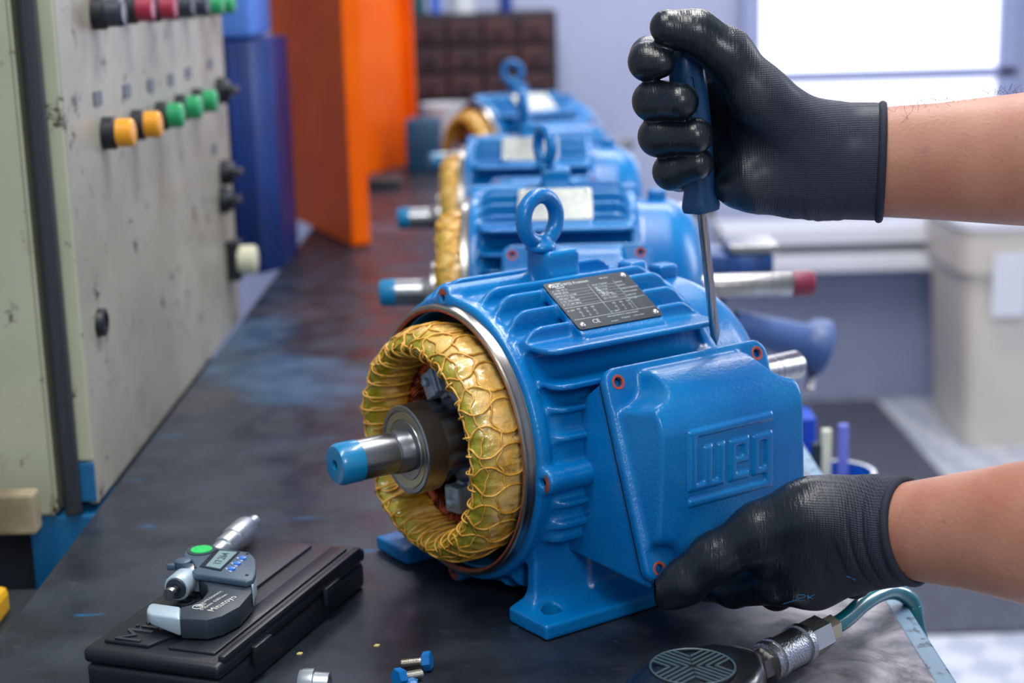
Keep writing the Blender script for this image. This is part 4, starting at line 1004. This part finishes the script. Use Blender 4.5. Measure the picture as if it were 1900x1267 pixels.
# frame lettering
tx=(mp_(810,835)-mp_(680,915)).normalized(); ty=Vector((-tx.y,tx.x,0)); MT=Matrix((tuple(tx),tuple(ty),(0,0,1))).transposed()
b=NB()
for s_,sz,x,y in (('Mitutoyo',.0072,745,875),('0-25mm  0.001mm',.0036,667,860),('ABSOLUTE DIGIMATIC',.0028,625,832),('IP65',.0036,563,890)):
    q=mp_(x,y,.0458)-o0; add_text(b,s_,sz,MT,Vector((q.x,q.y,.0118)),0)
q=mp_(520,905,.0458)-o0; tube(b,[Vector((q.x+.0032*math.cos(a),q.y+.0032*math.sin(a),.0118)) for a in [2*PI*k/24 for k in range(24)]],.0003,4,closed=True)
obj('frame_lettering',b,mat('white_lettering',srgb(205,205,200),.5),fr)
# ------------------------------------------------------------------ bolts, socket, chips
m_bh=mat('blue_bolt_head',srgb(0,100,168),.4,bump=.2,bscale=300,bdist=.0004)
m_th=mat('zinc_thread',srgb(186,182,172),.3,.95)
def bolt(hx,hy,tx_,ty_,lab,full=True):
    H=atz(hx,hy,.0062); T=atz(tx_,ty_,.0035); d=(T-H).normalized(); ln=(T-H).length
    t=thing('hex_bolt',lab,'bolt',(H.x,H.y,0),0,'loose hex bolts on the bench')
    h=Vector((0,0,H.z)); M=frame_from(d)
    b=NB(); rr=[]
    for tt,r in ((-.0028,.0052),(-.0022,.0062),(.0022,.0062),(.0028,.0056)):
        rr.append([h+M@Vector((r*math.cos(PI/3*k),r*math.sin(PI/3*k),tt)) for k in range(6)])
    rings(b,rr); obj('head',b,m_bh,t,smooth=20)
    b=NB(); pr=[(.002,.0001),(.002,.0028)]; s=.0045
    while s<ln: pr+= [(s,.0031),(s+.0005,.0026)]; s+=.001
    pr+=[(ln,.0026),(ln+.0004,.0001)]; lathe(b,pr,h,d,20); obj('thread',b,m_th,t,smooth=50)
bolt(793,1226,745,1231,'loose bolt with blue hex head, the farther of the two lying on the bench')
bolt(741,1257,781,1250,'loose bolt with blue hex head, the nearer of the two lying on the bench')
b=NB(); p=atz(762,1266,.003); lathe(b,[(0,.0001),(0,.005),(.004,.005),(.005,.003),(.005,.0001)],(p.x,p.y,.0),(0,0,1),6); tag(obj('bolt_tip',b,m_bh),'small blue nut beside the two loose bolts at the picture bottom','nut')
p=atz(557,1270,.009); q=atz(612,1274,.008); b=NB(); d=(q-p); d.z=0; ln=d.length; lathe(b,[(0,.005),(0,.0085),(.003,.0095),(.009,.0095),(.0095,.0075),(ln,.0072),(ln,.005)],(p.x,p.y,.0096),d,32); tag(obj('metal_socket',b,m_mc,smooth=35),'silver cylindrical socket lying at the bottom edge of the picture','socket')
for (x,y,lb) in ((556,1214,'tiny yellowish chip on the bench beside the black case'),(699,1199,'tiny yellowish chip on the bench in front of the motor')):
    p=atz(x,y,0); b=NB(); prism(b,[(-.002,-.001),(.0012,-.0014),(.0022,.0008),(-.0005,.0016)],0,.0012,.0002,1); o=obj('paint_chip',b,mat('chip_yellow',srgb(206,190,110),.6)); o.location=(p.x,p.y,0); tag(o,lb,'chip')
# ------------------------------------------------------------------ air hose coupling
zc=.0135
c0=atz(1405,1238,zc); c1=atz(1545,1163,zc); ad=(c1-c0); ad.z=0; ad.normalize()
t=thing('hose_coupling','knurled steel air coupling joining the teal hose to a black handle on the bench corner','coupling',(c0.x,c0.y,0))
h=Vector((0,0,zc)); Lc=(c1-c0).length
def cf(x,y): return (atz(x,y,zc)-c0).dot(ad)
def hexlathe(prof,rot=0):
    b=NB(); M=frame_from(ad); rings(b,[[h+M@Vector((r*math.cos(PI/3*k+rot),r*math.sin(PI/3*k+rot),s)) for k in range(6)] for s,r in prof]); return b
s0,s1,s2,s3,s4=cf(1405,1238),cf(1428,1226),cf(1490,1192),cf(1522,1174),cf(1545,1163)
obj('rear_nut',hexlathe([(-.004,.0085),(-.003,.0105),(.006,.0105),(.007,.0095)],.3),mat('dark_nickel',srgb(120,116,110),.3,1),t,smooth=20)
b=NB(); pr=[(.005,.010)]; s=.007
e=s2
lathe(b,[(.006,.009),(.007,.0128),(.011,.0132),(.0115,.0122),(.014,.0122),(.0145,.0132),(.018,.0132),(.0185,.012),(e-.007,.012),(e-.0065,.0132),(e-.002,.0132),(e-.001,.0115),(e,.010)],h,ad,64)
obj('knurled_sleeve',b,mat('knurled_steel',srgb(170,172,176),.28,1,bump=.8,bscale=700,bdist=.0006),t,smooth=35)
obj('hex_body',hexlathe([(e-.001,.0105),(e,.0122),(s3-.001,.0122),(s3,.011)],.15),mat('bright_nickel',srgb(196,196,186),.3,.9),t,smooth=20)
obj('hose_nut',hexlathe([(s3,.0078),(s3+.001,.0088),(s4-.001,.0088),(s4,.008)],.4),mat('pale_brass',srgb(206,196,164),.35,.8),t,smooth=20)
b=NB()
hp=[Vector((c1.x,c1.y,zc))-ad*.004,at(1568,1149,.962),at(1602,1119,.982),at(1632,1101,1.0),at(1658,1097,1.015),at(1680,1105,1.022),at(1694,1122,1.024),at(1699,1150,1.022),Vector((.281,1.02,-.06)),Vector((.284,1.02,-.15)),Vector((.29,1.02,-.4)),Vector((.30,1.0,-.84))]
def cr(P_,m=8):
    out=[]; n=len(P_)
    for i in range(n-1):
        p0,p1,p2,p3=P_[max(0,i-1)],P_[i],P_[i+1],P_[min(n-1,i+2)]
        for j in range(m):
            u=j/m; out.append(.5*((2*p1)+(p2-p0)*u+(2*p0-5*p1+4*p2-p3)*u*u+(3*p1-p0-3*p2+p3)*u**3))
    return out+[P_[-1]]
tube(b,cr(hp),.0058,16); tag(obj('air_hose',b,mat('teal_hose',srgb(0,108,116),.2,coat=.6,col2=srgb(0,92,104),nscale=20),smooth='all'),'teal air hose leaving the coupling and hanging over the bench edge','hose')
# black handle with ribbed emblem
k0=atz(1392,1243,.012); 
t=thing('black_air_tool','black plastic air tool handle with a ribbed round emblem at the bottom edge','tool',(k0.x,k0.y,0))
hd_=-ad; sdv=Vector((-ad.y,ad.x,0))
poly=[]
secs=[(0,.0095,.009),(.006,.0135,.012),(.018,.025,.0150),(.035,.032,.0165),(.060,.034,.017),(.085,.028,.0165),(.10,.018,.015),(.16,.017,.015)]
b=NB(); rr=[]
for s,wy,wz in secs:
    ring=[]
    for k in range(32):
        a=2*PI*k/32; c,sn=math.cos(a),math.sin(a); e=.65
        ring.append(hd_*s+sdv*(wy*abs(c)**e*(1 if c>0 else -1))+Vector((0,0,.0165+wz*abs(sn)**e*(1 if sn>0 else -1))))
    rr.append(ring)
rings(b,rr); body=obj('body',b,mat('gloss_black_plastic',srgb(16,18,22),.3,coat=.3),t,smooth=50)
b=NB(); ec=hd_*.056+Vector((0,0,.0332)); R0=.0245
def bar(p,q,w=.0008):
    d=(q-p).normalized(); n=Vector((-d.y,d.x,0))*w; 
    lo_=[b.verts.new(ec+v) for v in (p+n,p-n,q-n,q+n)]; hi_=[b.verts.new(ec+v+Vector((0,0,.0008))) for v in (p+n,p-n,q-n,q+n)]
    b.faces.new(hi_); 
    for i in range(4): b.faces.new((lo_[i],lo_[(i+1)%4],hi_[(i+1)%4],hi_[i]))
for q in range(4):
    ca=PI/4+q*PI/2; u=hd_*math.cos(ca)+sdv*math.sin(ca); v=hd_*-math.sin(ca)+sdv*math.cos(ca)
    for o_ in (.0018,.0056,.0094):
        # nested chevrons in every quadrant
        du=Vector((u+v)/math.sqrt(2)); dw=Vector((u-v)/math.sqrt(2))
        c_=u*(o_*1.41)
        for dd in (du,dw):
            L_=R0*.98; n_=c_; bb=n_.dot(dd); disc=bb*bb-(n_.length_squared-L_*L_); 
            if disc>0:
                tmax=-bb+math.sqrt(disc); bar(c_,c_+dd*tmax)
tube(b,[ec+hd_*(R0*math.cos(a))+sdv*(R0*math.sin(a))+Vector((0,0,.0004)) for a in [2*PI*k/60 for k in range(60)]],.0007,6,closed=True)
obj('emblem',b,mat('emblem_grey',srgb(58,76,84),.4),body)
b=NB(); lathe(b,[(-.004,.0001),(-.004,.0065),(.010,.0065),(.010,.0001)],Vector((0,0,zc))+ad*.001,ad,24); obj('blue_inlet',b,mat('inlet_blue',srgb(30,110,170),.35),t,smooth=35)
